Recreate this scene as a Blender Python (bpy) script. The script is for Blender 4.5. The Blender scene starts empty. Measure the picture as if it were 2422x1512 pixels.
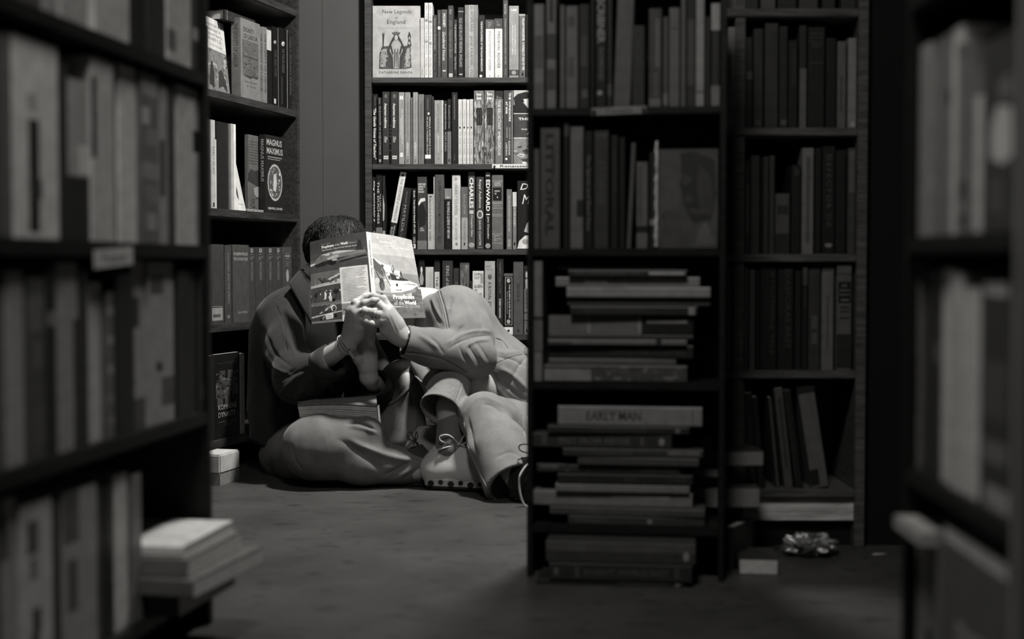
import bpy, bmesh, math, random
import numpy as np
from mathutils import Vector, Matrix, Euler
random.seed(7); np.random.seed(7)
SC = bpy.context.scene; COL = SC.collection
# ------------------------------------------------------------------ camera, light, exposure
CH, F, TILT = 0.60, 50 / 36 * 2422, math.radians(2.145)
cam_d = bpy.data.cameras.new('camera'); cam = bpy.data.objects.new('camera', cam_d); COL.objects.link(cam)
cam.location = (0, 0, CH); cam.rotation_euler = (math.pi / 2 - TILT, 0, 0)
cam_d.lens, cam_d.sensor_width, cam_d.sensor_fit = 50, 36, 'HORIZONTAL'
cam_d.clip_start, cam_d.clip_end = 0.05, 50
cam_d.dof.use_dof, cam_d.dof.focus_distance, cam_d.dof.aperture_fstop = True, 4.25, 2.2
SC.camera = cam
SC.view_settings.view_transform, SC.view_settings.look = 'Standard', 'None'
SC.view_settings.gamma, SC.view_settings.use_curve_mapping, SC.view_settings.exposure = 1, False, 0.0
SC.cycles.max_bounces = 6
SC.cycles.use_denoising = True
wd = bpy.data.worlds.new('dim room air'); SC.world = wd; wd.use_nodes = True
wd.node_tree.nodes['Background'].inputs[0].default_value = (0.9, 0.95, 1, 1)
wd.node_tree.nodes['Background'].inputs[1].default_value = 0.004
def area_light(name, loc, target, size, power, spread=180):
    l = bpy.data.lights.new(name, 'AREA'); l.shape = 'DISK'; l.size = size; l.energy = power
    l.spread = math.radians(spread); l.color = (1, .985, .955)
    o = bpy.data.objects.new(name, l); COL.objects.link(o); o.location = loc
    o.rotation_euler = (Vector(target) - Vector(loc)).to_track_quat('-Z', 'Y').to_euler(); return o
area_light('ceiling_lamp_over_readers', (0.26, 3.5, 2.5), (-0.2, 4.2, 0.5), 0.2, 47, 120)
area_light('ceiling_lamp_over_aisle', (-0.14, 1.12, 2.6), (0.0, 1.8, 0), 0.5, 19, 150)

# ------------------------------------------------------------------ pixel rays of the 2422 x 1512 frame
ct, st = math.cos(TILT), math.sin(TILT)
def ray(px, py):
    u, v = (px - 1211) / F, (756 - py) / F
    return Vector((u, ct + v * st, -st + v * ct))
def P(px, py, d):                      # the point seen at a pixel, d metres into the room
    r = ray(px, py); t = d / r.y
    return Vector((r.x * t, d, CH + r.z * t))
def proj(p):                           # numpy (n,3) -> pixels
    x, y, z = p[:, 0], p[:, 1], p[:, 2] - CH
    dep = y * ct - z * st; up = y * st + z * ct
    return 1211 + F * x / dep, 756 - F * up / dep

# ------------------------------------------------------------------ materials
def lin(t):
    c = max(t, 0) / 255.0
    return c / 12.92 if c <= .04045 else ((c + .055) / 1.055) ** 2.4
MATS = {}
def grey(alb, rough=.5, var=.12, scale=40.0, metal=0.0, bump=0.0, name=None):
    alb = max(.0015, min(alb, .85)); q = round(math.log(alb) * 7) / 7; alb = math.exp(q)
    key = (round(q, 3), rough, var, scale, metal, bump)
    if key in MATS: return MATS[key]
    m = bpy.data.materials.new(name or 'grey_%d' % len(MATS)); m.use_nodes = True
    nt = m.node_tree; b = nt.nodes['Principled BSDF']
    b.inputs['Roughness'].default_value = rough; b.inputs['Metallic'].default_value = metal
    b.inputs['Specular IOR Level'].default_value = .35
    tc = nt.nodes.new('ShaderNodeTexCoord'); nz = nt.nodes.new('ShaderNodeTexNoise')
    nz.inputs['Scale'].default_value = scale; nz.inputs['Detail'].default_value = 3
    nt.links.new(tc.outputs['Object'], nz.inputs['Vector'])
    rp = nt.nodes.new('ShaderNodeValToRGB')
    lo, hi = alb * (1 - var), min(alb * (1 + var), .9)
    rp.color_ramp.elements[0].position, rp.color_ramp.elements[1].position = .35, .65
    rp.color_ramp.elements[0].color = (lo, lo * .985, lo * .955, 1); rp.color_ramp.elements[1].color = (hi, hi * .985, hi * .955, 1)
    nt.links.new(nz.outputs['Fac'], rp.inputs['Fac']); nt.links.new(rp.outputs['Color'], b.inputs['Base Color'])
    if bump:
        bp = nt.nodes.new('ShaderNodeBump'); bp.inputs['Strength'].default_value = bump; bp.inputs['Distance'].default_value = .002
        nt.links.new(nz.outputs['Fac'], bp.inputs['Height']); nt.links.new(bp.outputs['Normal'], b.inputs['Normal'])
    MATS[key] = m; return m
def wood(alb, name, stretch=(3, 30, 30), rough=.45):
    m = bpy.data.materials.new(name); m.use_nodes = True; nt = m.node_tree; b = nt.nodes['Principled BSDF']
    b.inputs['Roughness'].default_value = rough; b.inputs['Specular IOR Level'].default_value = .3
    tc = nt.nodes.new('ShaderNodeTexCoord'); mp = nt.nodes.new('ShaderNodeMapping'); nz = nt.nodes.new('ShaderNodeTexNoise')
    mp.inputs['Scale'].default_value = stretch; nz.inputs['Scale'].default_value = 4; nz.inputs['Detail'].default_value = 6
    nz.inputs['Roughness'].default_value = .65
    nt.links.new(tc.outputs['Object'], mp.inputs['Vector']); nt.links.new(mp.outputs['Vector'], nz.inputs['Vector'])
    rp = nt.nodes.new('ShaderNodeValToRGB'); rp.color_ramp.elements[0].position, rp.color_ramp.elements[1].position = .3, .75
    lo, hi = alb * .45, alb * 1.6
    rp.color_ramp.elements[0].color = (lo, lo * .98, lo * .95, 1); rp.color_ramp.elements[1].color = (hi, hi * .98, hi * .95, 1)
    nt.links.new(nz.outputs['Fac'], rp.inputs['Fac']); nt.links.new(rp.outputs['Color'], b.inputs['Base Color'])
    bp = nt.nodes.new('ShaderNodeBump'); bp.inputs['Strength'].default_value = .25; bp.inputs['Distance'].default_value = .002
    nt.links.new(nz.outputs['Fac'], bp.inputs['Height']); nt.links.new(bp.outputs['Normal'], b.inputs['Normal'])
    return m

# ------------------------------------------------------------------ objects
def link(name, me, parent=None):
    o = bpy.data.objects.new(name, me); COL.objects.link(o)
    if parent: o.parent = parent
    return o
def tag(o, label, cat, group=None):
    o['label'] = label; o['category'] = cat
    if group: o['group'] = group
    return o
def struct(o): o['kind'] = 'structure'; return o
class MB:                              # a mesh in the making; every polygon carries its own material
    def __init__(s): s.v, s.f, s.mi, s.mats = [], [], [], []
    def m(s, mat):
        if mat not in s.mats: s.mats.append(mat)
        return s.mats.index(mat)
    def add(s, vs, fs, mat):
        n, k = len(s.v), s.m(mat)
        s.v += [tuple(v) for v in vs]; s.f += [tuple(i + n for i in f) for f in fs]; s.mi += [k] * len(fs)
    def box(s, lo, hi, mat, M=None, bev=0.0):
        if bev:
            bm = bmesh.new(); bmesh.ops.create_cube(bm, size=1)
            for v in bm.verts: v.co = Vector([(lo[i] + hi[i]) / 2 + v.co[i] * (hi[i] - lo[i]) for i in range(3)])
            bmesh.ops.bevel(bm, geom=list(bm.edges), offset=bev, segments=2, affect='EDGES')
            bm.verts.index_update(); vs = [v.co.copy() for v in bm.verts]; fs = [[v.index for v in f.verts] for f in bm.faces]; bm.free()
        else:
            vs = [Vector((x, y, z)) for x in (lo[0], hi[0]) for y in (lo[1], hi[1]) for z in (lo[2], hi[2])]
            fs = [(0, 1, 3, 2), (4, 6, 7, 5), (0, 4, 5, 1), (2, 3, 7, 6), (0, 2, 6, 4), (1, 5, 7, 3)]
        if M: vs = [M @ v for v in vs]
        s.add(vs, fs, mat)
    def prism(s, pts, z0, z1, mat, M=None):     # a polygon in xy, extruded along z
        n = len(pts); vs = [Vector((x, y, z0)) for x, y in pts] + [Vector((x, y, z1)) for x, y in pts]
        fs = [tuple(range(n))[::-1], tuple(range(n, 2 * n))] + [(i, (i + 1) % n, n + (i + 1) % n, n + i) for i in range(n)]
        if M: vs = [M @ v for v in vs]
        s.add(vs, fs, mat)
    def tube(s, pts, r, mat, seg=8, closed=False):
        pts = [Vector(p) for p in pts]; n = len(pts); rs = r if hasattr(r, '__len__') else [r] * n
        base = []; up = Vector((0.13, 0.2, 1)).normalized()
        for i, p in enumerate(pts):
            a = pts[(i - 1) % n] if closed or i > 0 else p; b = pts[(i + 1) % n] if closed or i < n - 1 else p
            t = (b - a).normalized(); x = t.cross(up)
            if x.length < 1e-3: x = t.cross(Vector((1, 0, 0)))
            x.normalize(); y = t.cross(x).normalized()
            for k in range(seg):
                q = 2 * math.pi * k / seg; base.append(p + (x * math.cos(q) + y * math.sin(q)) * rs[i])
        fs = []
        for i in range(n if closed else n - 1):
            j = (i + 1) % n
            for k in range(seg): fs.append((i * seg + k, i * seg + (k + 1) % seg, j * seg + (k + 1) % seg, j * seg + k))
        if not closed: fs += [tuple(range(seg))[::-1], tuple(range((n - 1) * seg, n * seg))]
        s.add(base, fs, mat)
    def build(s, name, parent=None, smooth=False):
        me = bpy.data.meshes.new(name); me.from_pydata(s.v, [], s.f)
        for m in s.mats: me.materials.append(m)
        me.polygons.foreach_set('material_index', s.mi)
        bm = bmesh.new(); bm.from_mesh(me); bmesh.ops.recalc_face_normals(bm, faces=bm.faces[:]) if not getattr(s, 'keep', False) else None
        bm.to_mesh(me); bm.free()
        if smooth: me.polygons.foreach_set('use_smooth', [True] * len(me.polygons))
        me.update(); return link(name, me, parent)

# ------------------------------------------------------------------ lettering: outlines of the built-in face, as flat polygons
TXT = {}
def text_geo(txt, style=''):
    key = (txt, style)
    if key in TXT: return TXT[key]
    cu = bpy.data.curves.new('t', 'FONT'); cu.body = txt; cu.resolution_u = 2; cu.size = 1
    if 'b' in style: cu.offset = .018
    if 'B' in style: cu.offset = .035
    if 'l' in style: cu.offset = -.012
    if 'i' in style: cu.shear = .28
    if 'w' in style: cu.space_character = 1.25
    if 'c' in style: cu.align_x = 'CENTER'
    if 'L' in style: cu.space_line = .85
    o = bpy.data.objects.new('t', cu); COL.objects.link(o); bpy.context.view_layer.update()
    me = bpy.data.meshes.new_from_object(o.evaluated_get(bpy.context.evaluated_depsgraph_get()))
    vs = [(v.co.x, v.co.y) for v in me.vertices]; fs = [tuple(p.vertices) for p in me.polygons]
    bpy.data.objects.remove(o); bpy.data.curves.remove(cu); bpy.data.meshes.remove(me)
    if vs:
        x0, x1 = min(v[0] for v in vs), max(v[0] for v in vs); y0, y1 = min(v[1] for v in vs), max(v[1] for v in vs)
        vs = [((x - x0) / max(x1 - x0, 1e-6), (y - y0) / max(y1 - y0, 1e-6)) for x, y in vs]
    TXT[key] = (vs, fs); return TXT[key]
def strips(pts, nu):
    """cut a polygon into upright strips so that it lies on a bowed cover"""
    def half(p, x, s):
        out = []
        for i in range(len(p)):
            a, b = p[i], p[(i + 1) % len(p)]; da, db = (a[0] - x) * s, (b[0] - x) * s
            if da >= 0: out.append(a)
            if da * db < 0: k = da / (da - db); out.append((x, a[1] + (b[1] - a[1]) * k))
        return out
    lo, hi = min(p[0] for p in pts), max(p[0] for p in pts)
    for i in range(int(max(lo, 0) * nu), min(nu, int(hi * nu) + 1)):
        q = half(half(list(pts), i / nu, 1), (i + 1) / nu, -1)
        if len(q) > 2: yield q
def decals(mb, items, surf, tone, rough=.45):
    """items drawn on a face; surf(u, v, layer) gives the 3D point, u to the right, v downwards; tone(t) gives an albedo"""
    for k, it in enumerate(items):
        L = k + 1; c = it[0]
        if getattr(surf, 'curved', False) and c in 'rpe':
            if c == 'r': pts = [(it[1], it[4]), (it[3], it[4]), (it[3], it[2]), (it[1], it[2])]; t = it[5]
            elif c == 'e': pts = [(it[1] + it[3] * math.cos(-a * .3927), it[2] + it[4] * math.sin(-a * .3927)) for a in range(16)]; t = it[5]
            else: pts, t = it[1], it[2]
            for q in strips(pts, surf.nu): mb.add([surf(u, v, L) for u, v in q], [tuple(range(len(q)))], grey(tone(t), rough))
            continue
        if c == 'r':
            _, u0, v0, u1, v1, t = it; n = max(1, int(abs(u1 - u0) * 8)) if getattr(surf, 'curved', False) else 1
            for i in range(n):
                a, b = u0 + (u1 - u0) * i / n, u0 + (u1 - u0) * (i + 1) / n
                mb.add([surf(a, v1, L), surf(b, v1, L), surf(b, v0, L), surf(a, v0, L)], [(0, 1, 2, 3)], grey(tone(t), rough))
        elif c == 'p':
            _, pts, t = it; mb.add([surf(u, v, L) for u, v in pts], [tuple(range(len(pts)))], grey(tone(t), rough))
        elif c == 'e':
            _, cx, cy, rx, ry, t = it
            mb.add([surf(cx + rx * math.cos(a * .3927), cy + ry * math.sin(a * .3927), L) for a in range(16)], [tuple(range(16))], grey(tone(t), rough))
        elif c == 't':
            _, txt, u0, v0, u1, v1, t, st_ = it[:8]; d = it[8] if len(it) > 8 else 'd'
            vs, fs = text_geo(txt, st_)
            if not vs: continue
            if d == 'd': q = [surf(u0 + (u1 - u0) * y, v0 + (v1 - v0) * x, L) for x, y in vs]
            elif d == 'u': q = [surf(u1 - (u1 - u0) * y, v1 - (v1 - v0) * x, L) for x, y in vs]
            else: q = [surf(u0 + (u1 - u0) * x, v1 - (v1 - v0) * y, L) for x, y in vs]
            mb.add(q, fs, grey(tone(t), rough))
        elif c == 'sp':                # speckled picture: scattered small patches
            _, u0, v0, u1, v1, t0, t1, n, sd = it; rg = random.Random(sd)
            for _i in range(n):
                cx, cy = rg.uniform(u0, u1), rg.uniform(v0, v1); rx, ry = rg.uniform(.02, .1) * (u1 - u0) , rg.uniform(.02, .07) * (v1 - v0)
                a0 = rg.uniform(0, 6); m = rg.randint(5, 7)
                pts = [(min(max(cx + rx * rg.uniform(.6, 1.3) * math.cos(a0 + a * 6.283 / m), u0), u1), min(max(cy + ry * rg.uniform(.6, 1.3) * math.sin(a0 + a * 6.283 / m), v0), v1)) for a in range(m)]
                mb.add([surf(u, v, L + _i * .9 / n) for u, v in pts], [tuple(range(m))], grey(tone(rg.uniform(t0, t1)), rough))

# ------------------------------------------------------------------ books
PAGES = lambda k=.62: grey(k, .8, .1, 120)
def make_book(name, w, H, D, tone, alb, spine=(), front=(), hard=False, rough=.42, pages=.5, back=()):
    """local frame: thickness along x, spine on the -y side, standing on z = 0; the front cover is the +x side"""
    mb = MB(); mat = grey(alb(tone), rough); t = .0026 if hard else .0012; t = min(t, w * .2); ch = min(.0022, w * .16)
    h = w / 2
    pr = [(-h, D), (-h, ch), (-h + ch * .35, ch * .3), (-h + ch, 0), (h - ch, 0), (h - ch * .35, ch * .3), (h, ch), (h, D), (h - t, D), (h - t, t * 2), (-h + t, t * 2), (-h + t, D)]
    n = len(pr); vs = [Vector((x, y, z)) for z in (0, H) for x, y in pr]
    fs = [(i, (i + 1) % n, n + (i + 1) % n, n + i) for i in range(n)]
    caps = [(0, 1, 10, 11), (1, 2, 3, 10), (3, 4, 9, 10), (4, 5, 6, 9), (6, 7, 8, 9)]
    fs += [c[::-1] for c in caps] + [tuple(n + i for i in c) for c in caps]
    mb.add(vs, fs, mat)
    e = .000025
    decals(mb, spine, lambda u, v, L: Vector((-h + u * w, -e * L, H * (1 - v))), alb, rough)
    decals(mb, front, lambda u, v, L: Vector((h + e * L, u * D, H * (1 - v))), alb, rough)
    decals(mb, back, lambda u, v, L: Vector((-h - e * L, D - u * D, H * (1 - v))), alb, rough)
    mb.keep = False
    o = mb.build(name); ins = .003 if hard else .0004
    pb = MB(); pb.box((-h + t * 1.05, t * 2.1, ins), (h - t * 1.05, D - (.003 if hard else .0006), H - ins), PAGES(pages))
    pb.build('page_block', o); return o
ORD = 'first second third fourth fifth sixth seventh eighth ninth tenth eleventh twelfth thirteenth fourteenth fifteenth sixteenth seventeenth eighteenth nineteenth twentieth twenty-first twenty-second twenty-third twenty-fourth twenty-fifth twenty-sixth twenty-seventh'.split()
def tone_word(t):
    return 'black' if t < 25 else 'charcoal' if t < 45 else 'dark grey' if t < 75 else 'grey' if t < 125 else 'pale grey' if t < 165 else 'white'
class Case:
    """a bookcase: face plane through (ax, ay), running along angle a (0 = to the right); inward is 90 deg to its left"""
    def __init__(s, ax, ay, ang): s.A = Vector((ax, ay, 0)); s.ang = ang; s.ex = Vector((math.cos(ang), math.sin(ang), 0)); s.ey = Vector((-math.sin(ang), math.cos(ang), 0))
    def loc(s, px, py=630, inset=0.0):
        r = ray(px, py); o = Vector((0, 0, CH)); t = (s.A + s.ey * inset - o).dot(s.ey) / r.dot(s.ey); p = o + r * t
        return (p - s.A).dot(s.ex), p.z
    def M(s, x, y, z, rz=0.0): return Matrix.Translation(s.A + s.ex * x + s.ey * y + Vector((0, 0, z))) @ Matrix.Rotation(s.ang + rz, 4, 'Z')
    def build(s, name, label, x0, x1, shelves, depth, height, mat, th=.024, thick=.02, foot=0.0, back=True, dividers=(), group=None, overhang=0.0):
        r = bpy.data.objects.new(name, None); COL.objects.link(r); r.matrix_world = s.M((x0 + x1) / 2, depth / 2, 0)
        tag(r, label, 'bookcase', group); hw = (x1 - x0) / 2; hd = depth / 2; s.in0, s.in1 = x0 + th + .001, x1 - th - .001
        for a, b in ((-hw, -hw + th), (hw - th, hw)):
            mb = MB(); mb.box((a, -hd, foot), (b, hd, height), mat, bev=.0015); mb.build('side_panel', r)
        for d in dividers:
            dl = d - (x0 + x1) / 2; mb = MB(); mb.box((dl - th / 2, -hd + .004, foot), (dl + th / 2, hd - .01, height), mat, bev=.0015); mb.build('divider', r)
        s.shelf_o = []
        for z in shelves:
            mb = MB(); mb.box((-hw + th + .0003, -hd - overhang, z - thick), (hw - th - .0003, hd - .009, z), mat, bev=.0025); s.shelf_o.append(mb.build('shelf', r))
        if back:
            mb = MB(); mb.box((-hw + th, hd - .008, foot), (hw - th, hd, height), mat); mb.build('back_panel', r)
        s.root = r; return r
    def put(s, o, x, y, z, rz=0.0, lean=0.0, back=0.0):
        """stand o on the shelf; lean > 0 tips its top to the right, back > 0 tips its top inwards; pivots keep it on the board"""
        o.matrix_world = s.M(x, y, z) @ Matrix.Rotation(lean, 4, 'Y') @ Matrix.Rotation(-back, 4, 'X') @ Matrix.Rotation(rz, 4, 'Z')
        return o
    def row(s, z, books, alb, where, group, inset=.012, depth=.15, first=0, frm='left', rev=False):
        """books: dicts with x0, x1, top (pixels), t (tone), s / f decals, d description, lean"""
        n = len(books); prev = None
        for i, b in enumerate(books):
            ins = b.get('in', inset + random.uniform(-.004, .004)); lean = b.get('lean', 0)
            ni = b.get('in', inset); a0, _ = s.loc(b['x0'], 630, ni); a1, _ = s.loc(b['x1'], 630, ni); _, zt = s.loc((b['x0'] + b['x1']) / 2, b['top'], ins)
            a0, a1 = max(a0, s.in0), min(a1, s.in1)
            if prev is not None and not lean and not b.get('face'): a0 = max(a0, prev)
            prev = a1 if not lean and not b.get('face') else None
            w = abs(a1 - a0) - .0008; H = min(max(zt - z, .06), b.get('maxh', .254)) - .0004
            if lean: w *= math.cos(lean); H = H / math.cos(lean) - w * abs(math.tan(lean)) * .5
            D = b.get('D', min(H * .67, depth)); nm = b.get('n', 'book'); t = b['t']
            k = n - 1 - i if rev else i
            lab = b.get('d') or (tone_word(t) + (' book' if b.get('hard') else ' paperback'))
            lab += ', %s from %s, %s' % (ORD[k + first], frm, where)
            if b.get('face'):          # face out: cover towards the room
                th = b.get('th', .02); o = make_book(nm, th, H, w, t, alb, b.get('s', ()), b.get('f', ()), b.get('hard', False))
                s.put(o, a0 + b.get('dx', 0), ins + th / 2, z + .0004, rz=-math.pi / 2 + b.get('rz', 0), back=b.get('back', .0))
            else:
                o = make_book(nm, w, H, D, t, alb, b.get('s', ()), b.get('f', ()), b.get('hard', False), b.get('rough', .42))
                zz = z + .0004 + (w / 2 * math.sin(abs(lean)))
                s.put(o, (a0 + a1) / 2, ins, zz, lean=lean)
            tag(o, lab, 'book', group)
    def pile(s, z, books, alb, where, group, inset=.02, depth=.17, base=None):
        """books lying flat, listed from the top down: (px0, px1, py0, py1, tone, spine decals, description)"""
        zz = z + .0004; n = len(books)
        for i, b in reversed(list(enumerate(books))):
            x0, x1, y0, y1, t, sp, d = b; ins = inset + random.uniform(-.006, .01)
            a0, _ = s.loc(x0, 630, ins); a1, _ = s.loc(x1, 630, ins); L = a1 - a0
            if z + .2 < CH: zt = s.loc((x0 + x1) / 2, y0, ins)[1]
            else: zt = s.loc((x0 + x1) / 2, y0, ins)[1]
            w = max(zt - zz, .008) - .0004
            o = make_book('book', w, L, min(L * .66, depth), t, alb, sp, (), i % 3 == 0)
            # lying: spine to the room, front cover up, head of the spine on the left
            R = Matrix(((0, 0, -1, 0), (0, 1, 0, 0), (1, 0, 0, 0), (0, 0, 0, 1)))
            o.matrix_world = s.M(a1, ins, zz + w / 2, random.uniform(-.02, .02)) @ R
            zz += w + .0005
            pos = 'topmost' if i == 0 else 'bottommost' if i == n - 1 else '%s from top' % ORD[i]
            tag(o, '%s, %s in %s' % (d or tone_word(t) + ' book', pos, where), 'book', group)
# ------------------------------------------------------------------ the room
Z = lambda py, d: P(1211, py, d).z
def plane_obj(name, lo, hi, mat):
    mb = MB(); mb.box(lo, hi, mat); return struct(mb.build(name))
def floor_mat():
    m = bpy.data.materials.new('worn concrete'); m.use_nodes = True; nt = m.node_tree; b = nt.nodes['Principled BSDF']; N = nt.nodes.new; K = nt.links.new
    tc = N('ShaderNodeTexCoord'); n1 = N('ShaderNodeTexNoise'); n1.inputs['Scale'].default_value = 3.2; n1.inputs['Detail'].default_value = 8; n1.inputs['Roughness'].default_value = .62
    K(tc.outputs['Object'], n1.inputs['Vector'])
    r1 = N('ShaderNodeValToRGB'); r1.color_ramp.elements[0].position, r1.color_ramp.elements[1].position = .3, .72
    r1.color_ramp.elements[0].color = (.034, .0335, .032, 1); r1.color_ramp.elements[1].color = (.076, .0745, .072, 1); K(n1.outputs['Fac'], r1.inputs['Fac'])
    mp = N('ShaderNodeMapping'); mp.inputs['Scale'].default_value = (1, 2.4, 1); K(tc.outputs['Object'], mp.inputs['Vector'])
    nw = N('ShaderNodeTexNoise'); nw.inputs['Scale'].default_value = 5; K(mp.outputs['Vector'], nw.inputs['Vector'])
    mx = N('ShaderNodeMixRGB'); mx.inputs['Fac'].default_value = .25; K(mp.outputs['Vector'], mx.inputs['Color1']); K(nw.outputs['Color'], mx.inputs['Color2'])
    vo = N('ShaderNodeTexVoronoi'); vo.feature = 'DISTANCE_TO_EDGE'; vo.inputs['Scale'].default_value = 2.1; K(mx.outputs['Color'], vo.inputs['Vector'])
    rc = N('ShaderNodeValToRGB'); rc.color_ramp.elements[0].position, rc.color_ramp.elements[1].position = .0, .006
    rc.color_ramp.elements[0].color = (.6, .6, .6, 1); K(vo.outputs['Distance'], rc.inputs['Fac'])
    n2 = N('ShaderNodeTexNoise'); n2.inputs['Scale'].default_value = 14; n2.inputs['Detail'].default_value = 3; K(mp.outputs['Vector'], n2.inputs['Vector'])
    rs = N('ShaderNodeValToRGB'); rs.color_ramp.elements[0].position, rs.color_ramp.elements[1].position = .34, .40; rs.color_ramp.elements[0].color = (.4, .4, .4, 1); K(n2.outputs['Fac'], rs.inputs['Fac'])
    a = N('ShaderNodeMixRGB'); a.blend_type = 'MULTIPLY'; a.inputs['Fac'].default_value = .8; K(r1.outputs['Color'], a.inputs['Color1']); K(rc.outputs['Color'], a.inputs['Color2'])
    c = N('ShaderNodeMixRGB'); c.blend_type = 'MULTIPLY'; c.inputs['Fac'].default_value = .7; K(a.outputs['Color'], c.inputs['Color1']); K(rs.outputs['Color'], c.inputs['Color2'])
    K(c.outputs['Color'], b.inputs['Base Color']); b.inputs['Roughness'].default_value = .5; b.inputs['Specular IOR Level'].default_value = .3
    bp = N('ShaderNodeBump'); bp.inputs['Strength'].default_value = .15; bp.inputs['Distance'].default_value = .004; K(n1.outputs['Fac'], bp.inputs['Height']); K(bp.outputs['Normal'], b.inputs['Normal'])
    return m
mb = MB(); mb.box((-2.6, -1.2, -.1), (2.6, 5.6, 0), floor_mat()); struct(mb.build('floor'))
paint = grey(.050, .75, .05, 6, bump=.1, name='dark wall paint')
dark = grey(.012, .8, .1, 5)
plane_obj('wall_back', (-2.6, 5.0, 0), (2.6, 5.1, 3), paint)
plane_obj('wall_left', (-2.6, -1.2, 0), (-2.5, 5.0, 3), dark); plane_obj('wall_right', (2.5, -1.2, 0), (2.6, 5.0, 3), dark)
plane_obj('ceiling', (-2.6, -1.2, 3), (2.6, 5.1, 3.1), grey(.05, .8, .1, 5))
# the wall stands forward as a pier between the two cases, with a shallow board on its face
plane_obj('wall_pier', (P(700, 630, 4.635).x, 4.635, 0), (P(862, 630, 4.635).x, 5.0, 3), paint)
plane_obj('trim_1', (P(765, 630, 4.63).x, 4.6335, 0), (P(822, 630, 4.63).x, 4.6349, 3), paint)
WOOD = wood(.040, 'dark stained wood')
WOOD_L = wood(.030, 'worn dark shelf wood')
WOOD_BLK = wood(.012, 'black stained wood')
WOOD_R = wood(.10, 'brown case wood')
plane_obj('black_gap_panel', (P(2053, 630, 3.04).x, 3.04, 0), (P(2236, 630, 3.04).x, 3.2, 3), grey(.004, .9, .1, 5))  # black panel added to keep the gap beside the brown bookcase dark

# ------------------------------------------------------------------ the lit bookcase at the end of the aisle
KB = .92
def albB(t): return lin(t) * KB
back = Case(P(1211, 630, 4.6).x, 4.6, 0)
xl, xr = back.loc(864)[0], back.loc(1560)[0]
ZB = [Z(183, 4.6), Z(388, 4.6), Z(590, 4.6), Z(792, 4.6), Z(792, 4.6) - .277, 1.535]
back.build('bookcase', 'dark wooden bookcase behind the readers, lit along its upper shelves', xl, xr, ZB, .24, 1.95, WOOD, th=.022, thick=.019)
def X(c, k=3.78, o=860): return o + c / k
def T(txt, v0, v1, t, st='', u0=.28, u1=.72, d='d'): return ('t', txt, u0, v0, u1, v1, t, st, d)
def row1(x0, x1, top, t, *s, **k): return dict(x0=X(x0), x1=X(x1), top=top / 3.78, t=t, s=s, **k)
queen = [('t', 'New Legends', .21, .055, .82, .125, 40, ''  , 'h'), ('t', 'of', .47, .145, .53, .185, 60, 'i', 'h'), ('t', 'England', .31, .195, .69, .27, 40, '', 'h'),
         ('t', 'Forms of Community in Late Medieval Saints\u2019 Lives', .13, .30, .87, .318, 120, '', 'h'),
         ('p', [(.14, .88), (.15, .66), (.2, .57), (.32, .56), (.68, .56), (.8, .55), (.81, .72), (.82, .86), (.7, .88), (.3, .88)], 70),
         ('p', [(.165, .85), (.175, .68), (.22, .6), (.31, .6), (.3, .72), (.27, .86)], 150), ('p', [(.72, .6), (.78, .58), (.785, .72), (.79, .85), (.7, .85), (.68, .7)], 150),
         ('sp', .16, .62, .33, .87, 40, 175, 46, 3), ('sp', .66, .62, .81, .87, 40, 175, 46, 4),
         ('p', [(.38, .5), (.46, .4), (.54, .4), (.62, .5), (.7, .62), (.62, .74), (.6, .88), (.4, .88), (.38, .74), (.3, .62)], 60),
         ('p', [(.41, .52), (.47, .47), (.53, .47), (.59, .52), (.64, .62), (.57, .72), (.56, .87), (.44, .87), (.43, .72), (.36, .62)], 165),
         ('p', [(.46, .6), (.48, .6), (.47, .86), (.45, .86)], 60), ('p', [(.52, .6), (.54, .6), (.55, .86), (.53, .86)], 60), ('p', [(.49, .64), (.51, .64), (.505, .86), (.495, .86)], 60),
         ('p', [(.37, .58), (.4, .55), (.44, .66), (.42, .7)], 60), ('p', [(.6, .55), (.63, .58), (.58, .7), (.56, .66)], 60),
         ('e', .5, .44, .045, .05, 60), ('e', .5, .445, .035, .04, 180), ('r', .485, .435, .492, .44, 50), ('r', .508, .435, .515, .44, 50), ('r', .49, .46, .51, .464, 60),
         ('p', [(.43, .4), (.41, .365), (.445, .38), (.46, .355), (.48, .378), (.5, .35), (.52, .378), (.54, .355), (.555, .38), (.59, .365), (.57, .4)], 50),
         ('r', .45, .385, .55, .39, 170),
         ('p', [(.2, .37), (.215, .4), (.235, .365), (.245, .4), (.265, .365), (.25, .42), (.235, .6), (.215, .6), (.21, .42)], 55),
         ('p', [(.74, .42), (.76, .375), (.775, .36), (.79, .375), (.81, .43), (.8, .47), (.82, .56), (.73, .56), (.75, .47)], 65), ('e', .775, .45, .015, .02, 165), ('e', .77, .52, .02, .02, 165),
         ('t', 'CATHERINE SANOK', .14, .912, .84, .942, 70, 'w', 'h')]
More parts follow.
